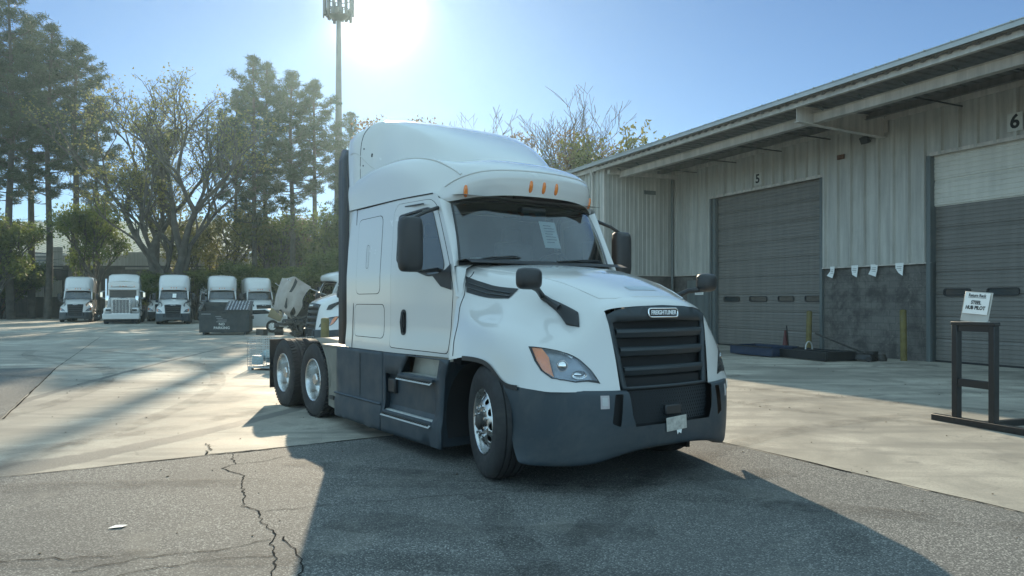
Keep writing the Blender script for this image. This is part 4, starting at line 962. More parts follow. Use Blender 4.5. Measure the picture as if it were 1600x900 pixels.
# ------------------------------------------------------------------ things on the ground by the doors
def free(name,mb,mat,label,cat,group=None,**k): return tag(part(name,mb,mat,**k),label,cat,group)
wr=wh.rotation_euler.z
def wbox(mb,t,y,z,d,r=0,tilt=None):
    rot=Matrix.Rotation(wr+r,3,'Z')
    if tilt: rot=rot@Matrix.Rotation(tilt[0],3,tilt[1])
    return mb.box(wp(t,y,z),d,rot)
tr=empty('drip_tray',wp(3.75,2.35),wr+.0,'low dark blue drip tray lying on the ground before bay door 5','tray')
part('tray_body',MB().b2(-1.0,.75,-.5,.5,.03,.05).b2(-1.0,.75,.46,.5,.05,.30).b2(-1.0,.75,-.5,-.46,.05,.30).b2(-1.0,-.96,-.46,.46,.05,.3).b2(.71,.75,-.46,.46,.05,.3),'blue',tr,bevel=.01)
part('tray_rim',MB().b2(-1.02,.77,.50,.53,.28,.31).b2(-1.02,.77,-.53,-.50,.28,.31),'black',tr)
rk=empty('steel_skid',wp(1.95,2.05),wr-.06,'black steel skid frame on the ground right of the blue tray','skid')
part('skid_frame',MB().b2(-1.0,1.0,.48,.54,.02,.26).b2(-1.0,1.0,-.54,-.48,.02,.26).b2(-1.0,-.94,-.48,.48,.02,.26).b2(.94,1.0,-.48,.48,.02,.26).b2(-.9,.9,-.05,.05,.2,.26),'blackpaint',rk,bevel=.01)
part('skid_deck',MB().b2(-.9,.9,-.44,-.08,.16,.18),'steel',rk)
hb=MB(); hb.tube([(.2+.0*q,.0+.12*math.cos(q),.26+.22*abs(math.sin(q))) for q in [PI*k/10 for k in range(11)]],.02,8); part('handle_loop',hb,'tread',rk,smooth=50)
ja=empty('floor_jack',wp(.95,1.5),wr+.35,'low floor jack with long handle raised at a slant by the block wall','jack')
part('jack_body',MB().box((0,0,.12),(.9,.3,.16),taper=(.8,.6)).box((.35,0,.16),(.25,.36,.2)),'blackpaint',ja,bevel=.02)
part('jack_handle',MB().tube([(-.25,0,.2),(.2,.0,.35),(1.15,.05,.72)],.025,8),'steel',ja,smooth=50)
for x in (-.35,.35):
    for y in (-.19,.19): part('caster',MB().lathe([(0,-.02),(.07,-.02),(.07,.02),(0,.02)],14,c=(x,y,.07)),'black',ja,smooth=40)
free('scrap_parts',MB().box(wp(.78,1.15,.13),(.24,.2,.26),Matrix.Rotation(.6,3,'Z')).lathe([(0,0),(.13,.0),(.15,.08),(.1,.18),(0,.18)],12,'z',tuple(wp(.62,1.0,0))).tube([wp(.85,1.3,.05),wp(.55,1.5,.07)],.05,8),'steel','small heap of rusty parts at the foot of the block wall','scrap',smooth=40)
cn=empty('traffic_cone',wp(4.35,.75),.2,'narrow red safety cone standing left of the yellow bollard','cone')
part('cone_body',MB().lathe([(.12,.03),(.10,.05),(.03,.70),(.0,.71)],20,'z'),simple('faded_red',(.10,.028,.028),.7),cn,smooth=50); part('cone_base',MB().b2(-.15,.15,-.15,.15,0,.04),'black',cn,bevel=.01)
part('cone_stick',MB().tube([(.16,.05,.02),(.05,0,.85)],.02,8),'black',cn)
# rack in the right foreground
rkx=Vector((5.86,9.70,0)); ang=math.atan2(8.80-9.95,6.12-5.73)
RK=empty('tyre_rack',rkx,ang,'black welded steel rack frame with sign on top at right','rack')
L_=.52
def rbar(mb,x0,x1,y0,y1,z0,z1): return mb.b2(x0,x1,y0,y1,z0,z1)
part('upright',MB().b2(-.04,.04,-.045,.045,.08,1.30),'blackpaint',RK,bevel=.006); part('upright',MB().b2(L_-.04,L_+.04,-.045,.045,.08,1.30),'blackpaint',RK,bevel=.006)
part('top_rail',MB().b2(-.05,L_+.05,-.05,.05,1.30,1.345),'blackpaint',RK,bevel=.006); part('cross_bar',MB().b2(.04,L_-.04,-.035,.035,.50,.60),'blackpaint',RK,bevel=.006)
part('top_plate',MB().b2(.04,L_-.04,-.03,.0,1.22,1.30),'blackpaint',RK)
part('base_rail',MB().b2(-.35,3.2,-.05,.05,.0,.085),'blackpaint',RK,bevel=.006)
part('base_rail',MB().b2(.3,3.2,.95,1.05,.0,.085),'blackpaint',RK,bevel=.006)
part('cross_sill',MB().b2(-.035,.035,.05,1.0,.02,.09) if 0 else MB().b2(.32,.40,.05,.95,.0,.08),'blackpaint',RK,bevel=.006)
part('cross_sill',MB().b2(2.1,2.18,.05,.95,.0,.08),'blackpaint',RK,bevel=.006)
sg_=empty('sign_holder',rkx,ang,'white acrylic sign board reading Return Rack on the black rack','sign')
tilt=Matrix.Rotation(R(-9),3,'X')
q0=Vector((.27,-.0,1.348))
part('holder',MB().box(q0+Vector((0,.02,.19)),(.385,.012,.385),Matrix.Rotation(R(4),3,'Y')@tilt),simple('frosted_acrylic',(.42,.42,.39),.35),sg_,bevel=.004)
card=part('card',MB().box(q0+Vector((0.005,.008,.235)),(.345,.004,.275),Matrix.Rotation(R(4),3,'Y')@tilt),'paper',sg_)
for txt,dz,sz,bo in (('Return Rack',.335,.056,.0008),('STEEL',.245,.064,.0022),('HUB PILOT',.178,.064,.0022)):
    lettering(txt,sz,'ink',card,q0+Vector((.004+(dz-.235)*.07,.0035+(dz-.235)*.158,dz)),((Matrix.Rotation(R(4),3,'Y')@tilt@Matrix.Rotation(PI/2,3,'X')).to_euler()),bold=bo,depth=.001,scale=(.86,1,1))
part('underline',MB().box(q0+Vector((.010,.0155,.308)),(.25,.002,.004),Matrix.Rotation(R(4),3,'Y')@tilt),'ink',card)
part('holder_foot',MB().b2(.10,.44,-.05,.04,1.346,1.352),'door_white',sg_)

# wire cage behind the drive wheels
cg=empty('wire_cage',(-5.62,17.7,0),R(-15),'wire mesh cage filled with wrapped goods behind the drive wheels','cage')
w=MB()
for k in range(13):
    z=.08+k*.056; w.tube([(-.5,-.5,z),(.6,-.5,z)],.006,4).tube([(-.5,-.5,z),(-.5,.6,z)],.006,4).tube([(.6,-.5,z),(.6,.6,z)],.006,4)
for k in range(14):
    a=-.5+k*1.1/13; w.tube([(a,-.5,.08),(a,-.5,.76)],.006,4).tube([(-.5,a,.08),(-.5,a,.76)],.006,4).tube([(.6,a,.08),(.6,a,.76)],.006,4)
part('mesh_panel',w,'cage',cg); part('cage_base',MB().b2(-.5,.6,-.5,.6,.05,.08).b2(-.5,-.4,-.5,-.4,0,.05).b2(.5,.6,-.5,-.4,0,.05).b2(-.5,-.4,.5,.6,0,.05),'cage',cg)
gd=MB()
for k in range(22): gd.box((random.uniform(-.36,.45),random.uniform(-.36,.45),random.uniform(.18,.62)),(.28,.24,.2),Matrix.Rotation(random.uniform(0,3),3,'Z')@Matrix.Rotation(random.uniform(-.5,.5),3,'X'))
part('wrapped_goods',gd,'wrap',cg)
yb=empty('bollard',(-7.95,31.6,0),0,'yellow bollard in front of the white hood beyond the frame rails','bollard'); part('post',MB().lathe([(0,1.22),(.08,1.21),(.10,1.18),(.10,0)],16,'z'),'yellow',yb,smooth=50)
yb.location=(-4.55,17.9,0)
# ------------------------------------------------------------------ dumpster
dp=empty('dumpster',(-14.2,36.6,0),R(14),'dark steel dumpster reading NO PARKING, lids partly open','dumpster')
body=MB().prism([(-.75,.12),(.85,.12),(.85,1.55),(-.75,1.12)],lambda y,z,x:(x,y,z),-1.15,1.15)
body=MB(); P_=lambda y,z,x:(x,y,z)
body.b2(-1.15,1.15,-.76,-.72,.12,1.14).b2(-1.15,1.15,.82,.86,.12,1.6).b2(-1.11,1.11,-.72,.82,.12,.16)
body.prism([(-.72,.12),(.82,.12),(.82,1.58),(-.72,1.13)],P_,-1.15,-1.11).prism([(-.72,.12),(.82,.12),(.82,1.58),(-.72,1.13)],P_,1.11,1.15)
part('bin_body',body,'dumpster',dp,bevel=.01)
part('rim',MB().b2(-1.19,1.19,-.80,-.72,1.10,1.17).tube([(-1.17,-.76,1.16),(-1.17,.84,1.62)],.035,6).tube([(1.17,-.76,1.16),(1.17,.84,1.62)],.035,6).tube([(0,-.76,1.16),(0,.84,1.62)],.03,6),'dumpster',dp)
ld=MB()
ld.add([(.03,-.74,1.19),(1.14,-.74,1.19),(1.14,.84,1.64),(.03,.84,1.64)],[(0,1,2,3)])
L1=part('lid',ld,'black',dp,solid=.02)
rb=MB()
for k in range(7): x=.12+k*.15; rb.box((x,.05,1.435),(.05,1.60,.05),Matrix.Rotation(math.atan2(.45,1.58),3,'X'))
part('lid_rib',rb,'steel' if 0 else 'alu',L1)
part('fork_pocket',MB().b2(1.15,1.27,-.3,.3,.75,.92).b2(-1.27,-1.15,-.3,.3,.75,.92),'dumpster',dp,bevel=.01)
part('skid',MB().b2(-1.0,-.9,-.7,.8,0,.12).b2(.9,1.0,-.7,.8,0,.12),'dumpster',dp)
RF=(PI/2,0,0)
lettering('NO',.17,'letter_white',dp,(-.12,-.766,.52),RF,bold=.004,depth=.003); lettering('PARKING',.17,'letter_white',dp,(-.12,-.766,.34),RF,bold=.004,depth=.003,spacing=1.05)
for k,(x,w_) in enumerate(((-.28,.26),(-.22,.28),(-.10,.42),(-.14,.46))): part('small_print',MB().b2(x-w_/2,x+w_/2,-.767,-.762,.88-.085*k,.91-.085*k),'inkgrey',dp)
part('name_strip',MB().b2(-1.05,-.62,-.767,-.762,1.0,1.04),'inkgrey',dp)
# ------------------------------------------------------------------ parked trucks
HIGH=[
 [(-3.2,0,3.98),(-3.2,.5,3.97),(-3.2,.92,3.93),(-3.2,1.12,3.78),(-3.2,1.18,3.4),(-3.2,1.185,2.75)],
 [(-2.5,0,4.0),(-2.5,.5,3.99),(-2.5,.90,3.95),(-2.5,1.10,3.80),(-2.5,1.17,3.4),(-2.5,1.18,2.75)],
 [(-1.9,0,3.98),(-1.9,.5,3.97),(-1.9,.88,3.92),(-1.9,1.07,3.76),(-1.9,1.15,3.35),(-1.9,1.165,2.75)],
 [(-1.5,0,3.88),(-1.5,.48,3.87),(-1.52,.83,3.82),(-1.56,1.01,3.66),(-1.6,1.10,3.3),(-1.6,1.13,2.75)],
 [(-1.15,0,3.60),(-1.16,.46,3.59),(-1.2,.78,3.53),(-1.28,.95,3.38),(-1.35,1.05,3.1),(-1.38,1.10,2.74)],
 [(-.92,0,3.25),(-.93,.42,3.24),(-.98,.72,3.19),(-1.08,.90,3.07),(-1.16,.99,2.93),(-1.2,1.06,2.72)],
 [(-.76,0,2.95),(-.78,.38,2.945),(-.85,.67,2.92),(-.96,.85,2.85),(-1.07,.95,2.77),(-1.14,1.035,2.69)],
 [(-.74,0,2.73),(-.76,.37,2.725),(-.84,.65,2.705),(-.96,.83,2.68),(-1.06,.95,2.655),(-1.11,1.01,2.65)],
]
hi_mesh=None
SKIP=('bumper_sticker','licence_plate','number_sticker','fairing_seam','wheel_nuts','hood_sticker','wiper','marker_light','air_hose','dash_hood','tread_blocks','sensor_housing','kick_plate','fender_bracket','skirt_seam','steering_wheel','daytime_strip','hood_crease','rain_gutter','handle_recess','lower_grille_bar','print_lines','mirror_mount')
def parked(px,Z,rz,sc,label,high=True,skip=()):
    x=(px-800)/1150*Z
    o=copy_tree(semi,None,SKIP+(('cab_roof','roof_fairing','sleeper_back') if high else ())+tuple(skip))
    o.location=(x,Z,0); o.rotation_euler=(0,0,rz); o.scale=(sc,sc,sc); o['label']=label
    for c in o.children:
        if c.name.startswith('front_wheel'): c.rotation_euler=(0,0,PI if c.location.y<0 else 0)
    if high:
        global hi_mesh
        if hi_mesh is None:
            a=part('high_roof',surf_grid(lambda s,t:table_pt(HIGH,s,t),0,7,-5,5,42,40),'white',o,smooth=60)
            b=part('sleeper_rear',MB().b2(-3.2,-3.18,-1.17,1.17,1.04,3.75),'white',o)
            m=MB()
            ml=[]
            for s,t in ((6.3,0),(6.3,.5),(6.3,-.5),(6.2,3.0),(6.2,-3.0)):
                p=table_pt(HIGH,s,t); ml.append(part('marker_light',MB().box((p[0]+.01,p[1],p[2]),(.03,.05,.09),Matrix.Rotation(.3,3,'Y')),'amber',o))
            hi_mesh=[a,b]+ml
        else:
            for h in hi_mesh: c=h.copy(); COL.objects.link(c); c.parent=o
    return o
H0=-PI/2
parked(120,59,H0+.42,.93,'white semi truck at the far left end of the parked row')
t3=parked(271,53.5,H0+.39,.92,'white semi truck with a paper in its windshield, middle of the parked row')
parked(347,56,H0+.37,.925,'white semi truck right behind the dark dumpster')
parked(409,57.5,H0+.50,.90,'white semi truck parked right of the dumpster, nearest the raised hood')
parked(254,62,H0+.42,.93,'white semi truck almost hidden behind the one with windshield paper')
parked(330,64,H0+.40,.84,'white semi truck mostly hidden behind the truck at the dumpster')
pc=free('windshield_paper',MB().add([(-.03,0,0),(.0,.0,0),(0,0,0)],[]) if 0 else MB().box((0,0,0),(.26,.01,.3)),'paper','pale paper square in the windshield of a parked truck','paper'); pc.location=t3.matrix_basis@Vector((-.52,.05,2.25)); pc.rotation_euler=(R(-12),0,.05)
# truck seen beyond our frame rails, facing left
tb=parked(497,19.9,R(-151),1.0,'white semi truck beyond the frame rails, grille facing left',False)
tb.location=(-4.62,20.75,0)
# truck with its hood tipped forward
td=parked(470,35,R(-146),.97,'grey wrecked semi truck with its hood tipped open',False,('roof_fairing','hood','bumper','grille','windshield','rear_extender'))
td.location=(-9.9,36.0,0)
hd=copy_tree(next(c for c in semi.children if c.name.startswith('hood')),td,('mirror_head','mirror_stalk','headlight','hood_sticker','hood_crease'))
hm=hd.data.copy(); hm.materials.clear(); hm.materials.append(M['beige_shell']); hd.data=hm; hd.name='tipped_hood'
piv=Vector((1.05,0,.8)); rm=Matrix.Translation(piv)@Matrix.Rotation(R(58),4,'Y')@Matrix.Translation(-piv); hd.matrix_basis=rm
st=MB().tube([(.2,-.6,1.6),(1.5,-.75,2.6)],.025,6).tube([(-.6,.8,2.0),(1.4,.85,2.75)],.02,6); part('hood_strut',st,'alu',td)
# conventional truck with upright chrome grille
PT=empty('upright_grille_truck',((191-800)/1150*54.5,54.5,0),H0+.42,'white square-nosed truck with tall chrome grille and white bumper','semi truck')
def pp_(name,mb,mat,par=PT,**k): return part(name,mb,mat,par,**k)
hb_=MB().grid([[(x,y*(1 if x<.6 else .9),z-(.0 if x<.6 else .04)+ (-.10*(x+.6)/1.7)) for y,z in ((-.62,1.0),(-.60,1.70),(-.45,1.88),(0,1.93),(.45,1.88),(.60,1.70),(.62,1.0))] for x in (-.7,0,.6,1.1)])
H_=pp_('hood',hb_,'white',smooth=40)
for sg in (-1,1):
    fd=MB().grid([[(.02+.62*math.cos(a)*(1.0 if a<PI/2 else 1),sg*y,.55+.62*math.sin(a)+dz) for y,dz in ((.55,.0),(.85,.05),(1.12,.0),(1.2,-.12))] for a in [R(-5)+R(190)*k/16 for k in range(17)]])
    pp_('front_fender',fd,'white',smooth=60,solid=.02)
    pp_('fender_nose',MB().box((.72,sg*.88,.98),(.28,.56,.42)),'white',bevel=.12,seg=4)
    hl_=MB().box((.87,sg*.84,1.02),(.05,.40,.20)); q=pp_('headlight',hl_,'chrome',bevel=.04); pp_('lens',MB().box((.897,sg*.84,1.02),(.01,.34,.15)),'glasspane',q)
    make_wheel('front_wheel','steer',PT,(.02,sg*1.03,.515),sg<0)
    for u in (-4.6,-5.9): pp_('drive_tyre',MB().lathe([(.28,-.3),(.48,-.3),(.515,-.28),(.515,.28),(.48,.3),(.28,.3)],36,c=(u,sg*.92,.515)),'rubber',smooth=40)
    pp_('mirror',MB().box((-.75,sg*1.42,2.15),(.06,.16,.36)).tube([(-.8,sg*1.1,2.45),(-.75,sg*1.42,2.38)],.02,6).tube([(-.8,sg*1.1,1.85),(-.75,sg*1.42,1.93)],.02,6),'chrome',bevel=.02)
    pp_('air_cleaner',MB().lathe([(0,.45),(.14,.42),(.17,.35),(.17,-.35),(.12,-.42)],20,'z',(-.45,sg*.98,1.65)),'chrome',smooth=50)
    pp_('fuel_tank',MB().lathe([(0,-.7),(.28,-.68),(.3,-.6),(.3,.6),(.28,.68),(0,.7)],24,'x',(-1.9,sg*.92,.72)),'alu',smooth=50)
g_=pp_('grille',MB().b2(1.02,1.12,-.56,.56,.78,1.78),'black'); pp_('grille_surround',MB().b2(1.0,1.15,-.60,-.53,.76,1.84).b2(1.0,1.15,.53,.60,.76,1.84).b2(1.0,1.15,-.60,.60,1.77,1.86).b2(1.0,1.15,-.6,.6,.74,.80),'alu',g_,bevel=.015)
for y in np.arange(-.46,.47,.092): pp_('grille_bar',MB().b2(1.12,1.14,y-.012,y+.012,.8,1.77),'alu',g_)
pp_('bumper',MB().box((1.2,0,.56),(.16,2.4,.42)),'white',bevel=.05); pp_('under_bumper',MB().b2(1.0,1.1,-1.1,1.1,.1,.36),'matte')
pp_('cab',MB().grid([[(x,y,z) for y,z in ((-1.0,1.0),(-1.0,2.0),(-.97,2.62),(-.80,2.74),(0,2.78),(.80,2.74),(.97,2.62),(1.0,2.0),(1.0,1.0))] for x in (-2.1,-.85)]),'white',smooth=40)
pp_('cab_front',MB().b2(-.9,-.80,-1.0,1.0,1.0,1.93).b2(-.9,-.82,-.97,.97,2.5,2.70).b2(-.88,-.80,-1.0,-.9,1.9,2.55).b2(-.88,-.80,.9,1.0,1.9,2.55).b2(-2.1,-2.05,-1,1,1,2.7),'white')
pp_('windshield',MB().b2(-.85,-.835,-.9,.9,1.93,2.5),'glasspane'); pp_('sun_visor',MB().box((-.70,0,2.58),(.3,1.9,.03),Matrix.Rotation(.3,3,'Y')),'white')
for y in (-.75,-.2,0,.2,.75): pp_('marker_light',MB().box((-.86,y,2.80),(.12,.07,.05)),'amber',bevel=.015)
slp=MB().grid([[(x,y*k,zz) for y,zz in ((-1.12,1.0),(-1.12,3.0),(-1.05,3.5+dz),(-.85,3.62+dz),(0,3.66+dz),(.85,3.62+dz),(1.05,3.5+dz),(1.12,3.0),(1.12,1.0))] for x,k,dz in ((-3.9,1,.1),(-2.3,1,.1),(-2.0,.98,-.05),(-1.75,.93,-.45))])
pp_('sleeper',slp,'white',smooth=40); pp_('sleeper_face',MB().add([(-1.75,-1.04,1.0),(-1.75,1.04,1.0),(-1.75,1.04,3.0),(-1.75,.79,3.17),(-1.75,-.79,3.17),(-1.75,-1.04,3.0)],[(0,1,2,3,4,5)]),'white')
pp_('exhaust_stack',MB().tube([(-2.2,-1.22,1.0),(-2.2,-1.22,3.2),(-2.28,-1.22,3.35)],.07,12),'chrome',smooth=50)
pp_('frame_rails',MB().b2(-6.6,1,-.46,-.36,.6,.88).b2(-6.6,1,.36,.46,.6,.88).b2(-2.4,.9,-.35,.35,.4,1.0),'steel')
# small white wrecked car beside the dumpster
wc=empty('wrecked_car',(-13.9,39.2,0),R(8),'small white damaged car half hidden right of the dumpster','car')
prof=[(-1.9,.30),(-1.95,.75),(-1.2,.92),(-.5,1.0),(.0,1.22),(.9,1.25),(1.7,.98),(2.0,.85),(2.0,.3)]
part('body',MB().prism(prof,lambda x,z,y:(x,y,z),-.8,.8),'white_far',wc,bevel=.06,seg=3)
for x in (-1.25,1.25):
    for sg in (-1,1):
        part('wheel',MB().lathe([(0,-.1),(.2,-.1),(.31,-.09),(.33,-.06),(.33,.06),(.31,.09),(0,.1)],24,c=(x,sg*.76,.33)),'rubber',wc,smooth=40); part('hub_cap',MB().lathe([(0,.0),(.19,.0),(.2,-.02)],18,c=(x,sg*.87,.33)) ,'alu',wc,smooth=40)
part('side_window',MB().add([(-.40,-.805,.95),(.05,-.805,1.17),(.85,-.805,1.2),(1.3,-.805,1.0)],[(0,1,2,3)]),'glasspane',wc)
jk=empty('engine_scrap',(-9.1,31.5,0),R(20),'pile of dark engine scrap in front of the tipped hood','scrap')
mb=MB()
for k in range(26): mb.box((random.gauss(0,.55),random.gauss(0,.3),random.uniform(.1,.75)),(random.uniform(.1,.5),random.uniform(.1,.3),random.uniform(.05,.3)),Matrix.Rotation(random.uniform(0,3),3,'Z')@Matrix.Rotation(random.uniform(-.8,.8),3,'X'))
for k in range(8): mb.tube([(random.gauss(0,.5),random.gauss(0,.3),.1),(random.gauss(0,.5),random.gauss(0,.3),.8),(random.gauss(0,.5),random.gauss(0,.3),1.0)],.03,6)
part('metal_pieces',mb,'steel',jk)
free('cardboard_panel',MB().box((-12.2,38.0,.95),(.7,.1,.5),Matrix.Rotation(.4,3,'Y')),simple('cardboard',(.34,.27,.16),.85),'tan crumpled panel leaning above the small white car','panel',bevel=.03)
# ------------------------------------------------------------------ buildings beyond the yard
fb=empty('low_dark_building',(0,76,0),0,'long low dark building with pale panels behind the parked trucks','building')
part('wall',MB().b2(-62,-16,0,.3,0,5.2),'shed_dark',fb)
def px(x,Z=76): return (x-800)/1150*Z
def pz(y,Z=76): return 1.6+(472-y)/1150*Z
for a,b_,y0,y1 in ((78,98,386,420),(109,128,388,420),(196,241,394,421),(298,330,395,420),(25,45,438,464),(50,69,438,464),(79,97,438,464),(148,158,438,464)):
    part('pale_panel',MB().b2(px(a),px(b_),-.06,-.002,pz(y1),pz(y0)),'shed_light',fb)
for k in range(5): part('slat',MB().b2(px(28),px(72),-.09,-.003,pz(396+5.4*k)-.06,pz(396+5.4*k)+.06),'jamb',fb)
part('white_pipe',MB().tube([(px(136),-.2,pz(421)),(px(136),-.2,pz(380))],.06,8).tube([(px(136),-.2,pz(384)),(px(143),-.2,pz(384))],.06,8),'trim',fb)
part('parapet',MB().b2(-62,-16,-.1,.4,5.2,5.35),'shed_dark',fb)
tb2=empty('tan_roofed_building',(0,84,0),0,'wide building with sunlit tan ribbed roof behind the trees','building')
rr=[[],[]]; x=-75
while x<-30:
    for dx,dz in ((0,0),(.35,0),(.4,.09),(.5,.09),(.55,0)): rr[0].append((x+dx,0,7.1+dz)); rr[1].append((x+dx,22,13.2+dz))
    x+=.75
part('roof',MB().grid(rr),'tan_roof',tb2); part('wall',MB().b2(-75,-30.2,.3,22,0,7.0),'shed_light',tb2); part('eave_trim',MB().b2(-75.1,-29.8,-.15,.05,6.9,7.12),'trim',tb2)
ct=empty('rust_container',(-52.5,75,0),0,'rust orange container end at the left edge of the yard','container')
part('container_box',siding(-3,1.5,0,3.3,0,.3,.05),'rust',ct); part('frame',MB().b2(1.5,1.65,-.05,.15,0,3.4).b2(-3,1.65,-.05,.15,3.3,3.42).b2(-3,1.6,-2.4,-.06,.01,3.35),'rust',ct)
ct.location=(-51.9,72.8,0); ct.rotation_euler=(0,0,PI*0)
# fence of dark boards low behind the trucks on the right part
# ------------------------------------------------------------------ cell tower
tw=empty('cell_tower',(-17.9,76,0),0,'tall grey cell tower pole with antenna cluster at its top','tower')
part('pole',MB().tube([(0,0,0),(0,0,12),(0,0,31.5)],[.55,.44,.22],16),'pole',tw,smooth=50)
part('platform',MB().lathe([(.2,30.6),(.9,31.0),(1.0,31.15),(.2,31.2)],18,'z').tube([(1.35*math.cos(q),1.35*math.sin(q),31.6) for q in [2*PI*k/18 for k in range(19)]],.05,6,cap=False).tube([(1.35*math.cos(q),1.35*math.sin(q),33.0) for q in [2*PI*k/18 for k in range(19)]],.05,6,cap=False).tube([(0,0,31),(0,0,34)],.15,10),'pole',tw,smooth=40)
for k in range(15):
    a=2*PI*k/15; r=1.5; an=MB().box((r*math.cos(a),r*math.sin(a),32.2+.25*math.sin(k*2.1)),(.16,.3,2.3),Matrix.Rotation(a,3,'Z')); part('antenna',an,'pole',tw,bevel=.03)
    part('radio_unit',MB().box((1.15*math.cos(a+.2),1.15*math.sin(a+.2),31.3),(.2,.28,.6),Matrix.Rotation(a,3,'Z')).tube([(.3*math.cos(a),.3*math.sin(a),31.1),(r*math.cos(a),r*math.sin(a),31.7)],.03,4),'pole',tw)
# ------------------------------------------------------------------ trees
def tri_mesh(name,P,mat):     # P: (N,3,3)
    N=len(P); me=bpy.data.meshes.new(name); me.vertices.add(3*N); me.vertices.foreach_set('co',P.astype(np.float32).ravel())
    me.loops.add(3*N); me.loops.foreach_set('vertex_index',np.arange(3*N,dtype=np.int32)); me.polygons.add(N)
    me.polygons.foreach_set('loop_start',np.arange(0,3*N,3,dtype=np.int32)); me.polygons.foreach_set('loop_total',np.full(N,3,dtype=np.int32)); me.update(); me.validate(); me.materials.append(M[mat]); return me
def rdirs(n): d=rng.normal(size=(n,3)); return d/np.linalg.norm(d,axis=1,keepdims=True)
def needles(centres,per,rad,ln,wd,up=.5):
    c=np.repeat(np.array(centres),per,axis=0); n=len(c); d=rdirs(n); d[:,2]=d[:,2]*.8+up*.5; d/=np.linalg.norm(d,axis=1,keepdims=True)
    a=c+rdirs(n)*rad*rng.random((n,1))**.5*np.array([1,1,.6]); s=np.cross(d,rdirs(n)); s/=np.linalg.norm(s,axis=1,keepdims=True)
    L=ln*rng.uniform(.6,1.3,(n,1)); return np.stack([a-s*wd/2,a+s*wd/2,a+d*L],axis=1)
def leaves(centres,per,rad,size,flat=.7):
    c=np.repeat(np.array(centres),per,axis=0); n=len(c); a=c+rdirs(n)*rad*rng.random((n,1))**.4*np.array([1,1,flat])
    d=rdirs(n); s=np.cross(d,rdirs(n)); s/=np.linalg.norm(s,axis=1,keepdims=True); S_=size*rng.uniform(.5,1.4,(n,1))
    return np.stack([a-s*S_*.5,a+s*S_*.5,a+d*S_],axis=1)
def pine_meshes(seed,h,start,rmax,bare):
    rd=random.Random(seed); mb=MB(); lean=(rd.uniform(-.02,.02),rd.uniform(-.02,.02))
    tp=[(lean[0]*z+.15*math.sin(z*.3+seed),lean[1]*z,z) for z in np.linspace(0,h*.97,14)]
    mb.tube(tp,[.30*(1-z[2]/h)**.7+.03 for z in tp],9); C=[]
    def at(z): k=min(int(z/(h*.97)*13),12); a,b=Vector(tp[k]),Vector(tp[k+1]); return a.lerp(b,(z-a.z)/(b.z-a.z))
    n=int(46+h)
    for i in range(n):
        f=(i+rd.random())/n; z=h*(start+(.965-start)*f); ang=i*2.4+rd.uniform(-.5,.5)
        pr=math.sin(PI*min(1,(f*.80+.16)))**.8; L=rmax*pr*rd.uniform(.55,1.15)*(1.0 if f<.85 else .6)
        if f<.15 and rd.random()<.45: L*=.6
        p0=at(z); el=rd.uniform(.0,.45)+.35*f; d=Vector((math.cos(ang),math.sin(ang),math.tan(el)*.7)).normalized()
        p1=p0+d*L*.5+Vector((0,0,-.05*L)); p2=p0+d*L+Vector((0,0,.10*L))
        mb.tube([p0,p1,p2],[.055*(1-f)+.025,.03,.012],5,cap=False)
        for k in range(max(2,int(L*1.9))):
            t=rd.uniform(.38,1.02); q=p1.lerp(p2,(t-.5)*2) if t>.5 else p0.lerp(p1,t*2)
            sd=Vector((-d.y,d.x,0))*rd.uniform(-.42,.42)*L*.5*t; e=q+sd+Vector((0,0,rd.uniform(.0,.35)))
            mb.tube([q,e],[.014,.007],3,cap=False); C.append(tuple(e))
    for k in range(bare):
        z=h*rd.uniform(.15,start); a=rd.uniform(0,6.28); p0=at(z); L=rd.uniform(.6,2.2); mb.tube([p0,p0+Vector((math.cos(a)*L,math.sin(a)*L,rd.uniform(-.2,.3)))],[.03,.008],4,cap=False)
    C.append((tp[-1][0],tp[-1][1],h*.97)); T=mesh_of('trunk',mb,'bark',60)
    return T,tri_mesh('crown',needles(C,58,.48,.44,.07,.45),'pine')
def decid_meshes(seed,h,spread,levels,leafmat,per,lsize,stems=1,lrad=.5,thick=.35,upb=.35,prob=1.0,tmat='bark',rmin=0):
    rd=random.Random(seed); mb=MB(); tips=[]
    def grow(p,d,L,r,lv):
        n=3; pts=[p]; q=p.copy(); dd=d.copy()
        for k in range(n):
            dd=(dd+Vector((rd.uniform(-.16,.16),rd.uniform(-.16,.16),rd.uniform(-.04,.14)*upb*2))).normalized(); q=q+dd*L/n; pts.append(q.copy())
        mb.tube(pts,[max(rmin,r*(1-.42*k/n)) for k in range(n+1)],8 if lv<2 else (5 if lv<4 else 3),cap=False)
        if lv>=levels: tips.append(tuple(q)); tips.append(tuple(pts[1])); return
        m=rd.choice([2,3,3]) if lv>0 else rd.choice([4,5])
        for k in range(m):
            a=rd.uniform(0,6.28); side=Vector((math.cos(a),math.sin(a),rd.uniform(-.15,.35)))
            w=spread*rd.uniform(.5,1.1); nd_=(dd*(1-.15*lv*.3)+side*w+Vector((0,0,upb*.4))).normalized()
            st=pts[-1] if k<2 else pts[rd.choice([1,2])]
            grow(st,nd_,L*rd.uniform(.62,.86),r*(.60 if k else .68),lv+1)
    for s in range(stems):
        a=s*2.1; d=Vector((math.cos(a)*.22*(stems>1),math.sin(a)*.22*(stems>1),1)).normalized(); grow(Vector((math.cos(a)*.25*(stems>1),math.sin(a)*.25*(stems>1),0)),d,h*.27,thick,0)
    T=mesh_of('trunk',mb,tmat,60)
    tp=[t for t in tips if rd.random()<prob]
    zmax=float(np.percentile([t[2] for t in tips],96))
    return T,(tri_mesh('crown',leaves(tp,per,lrad,lsize),leafmat) if per else None),zmax
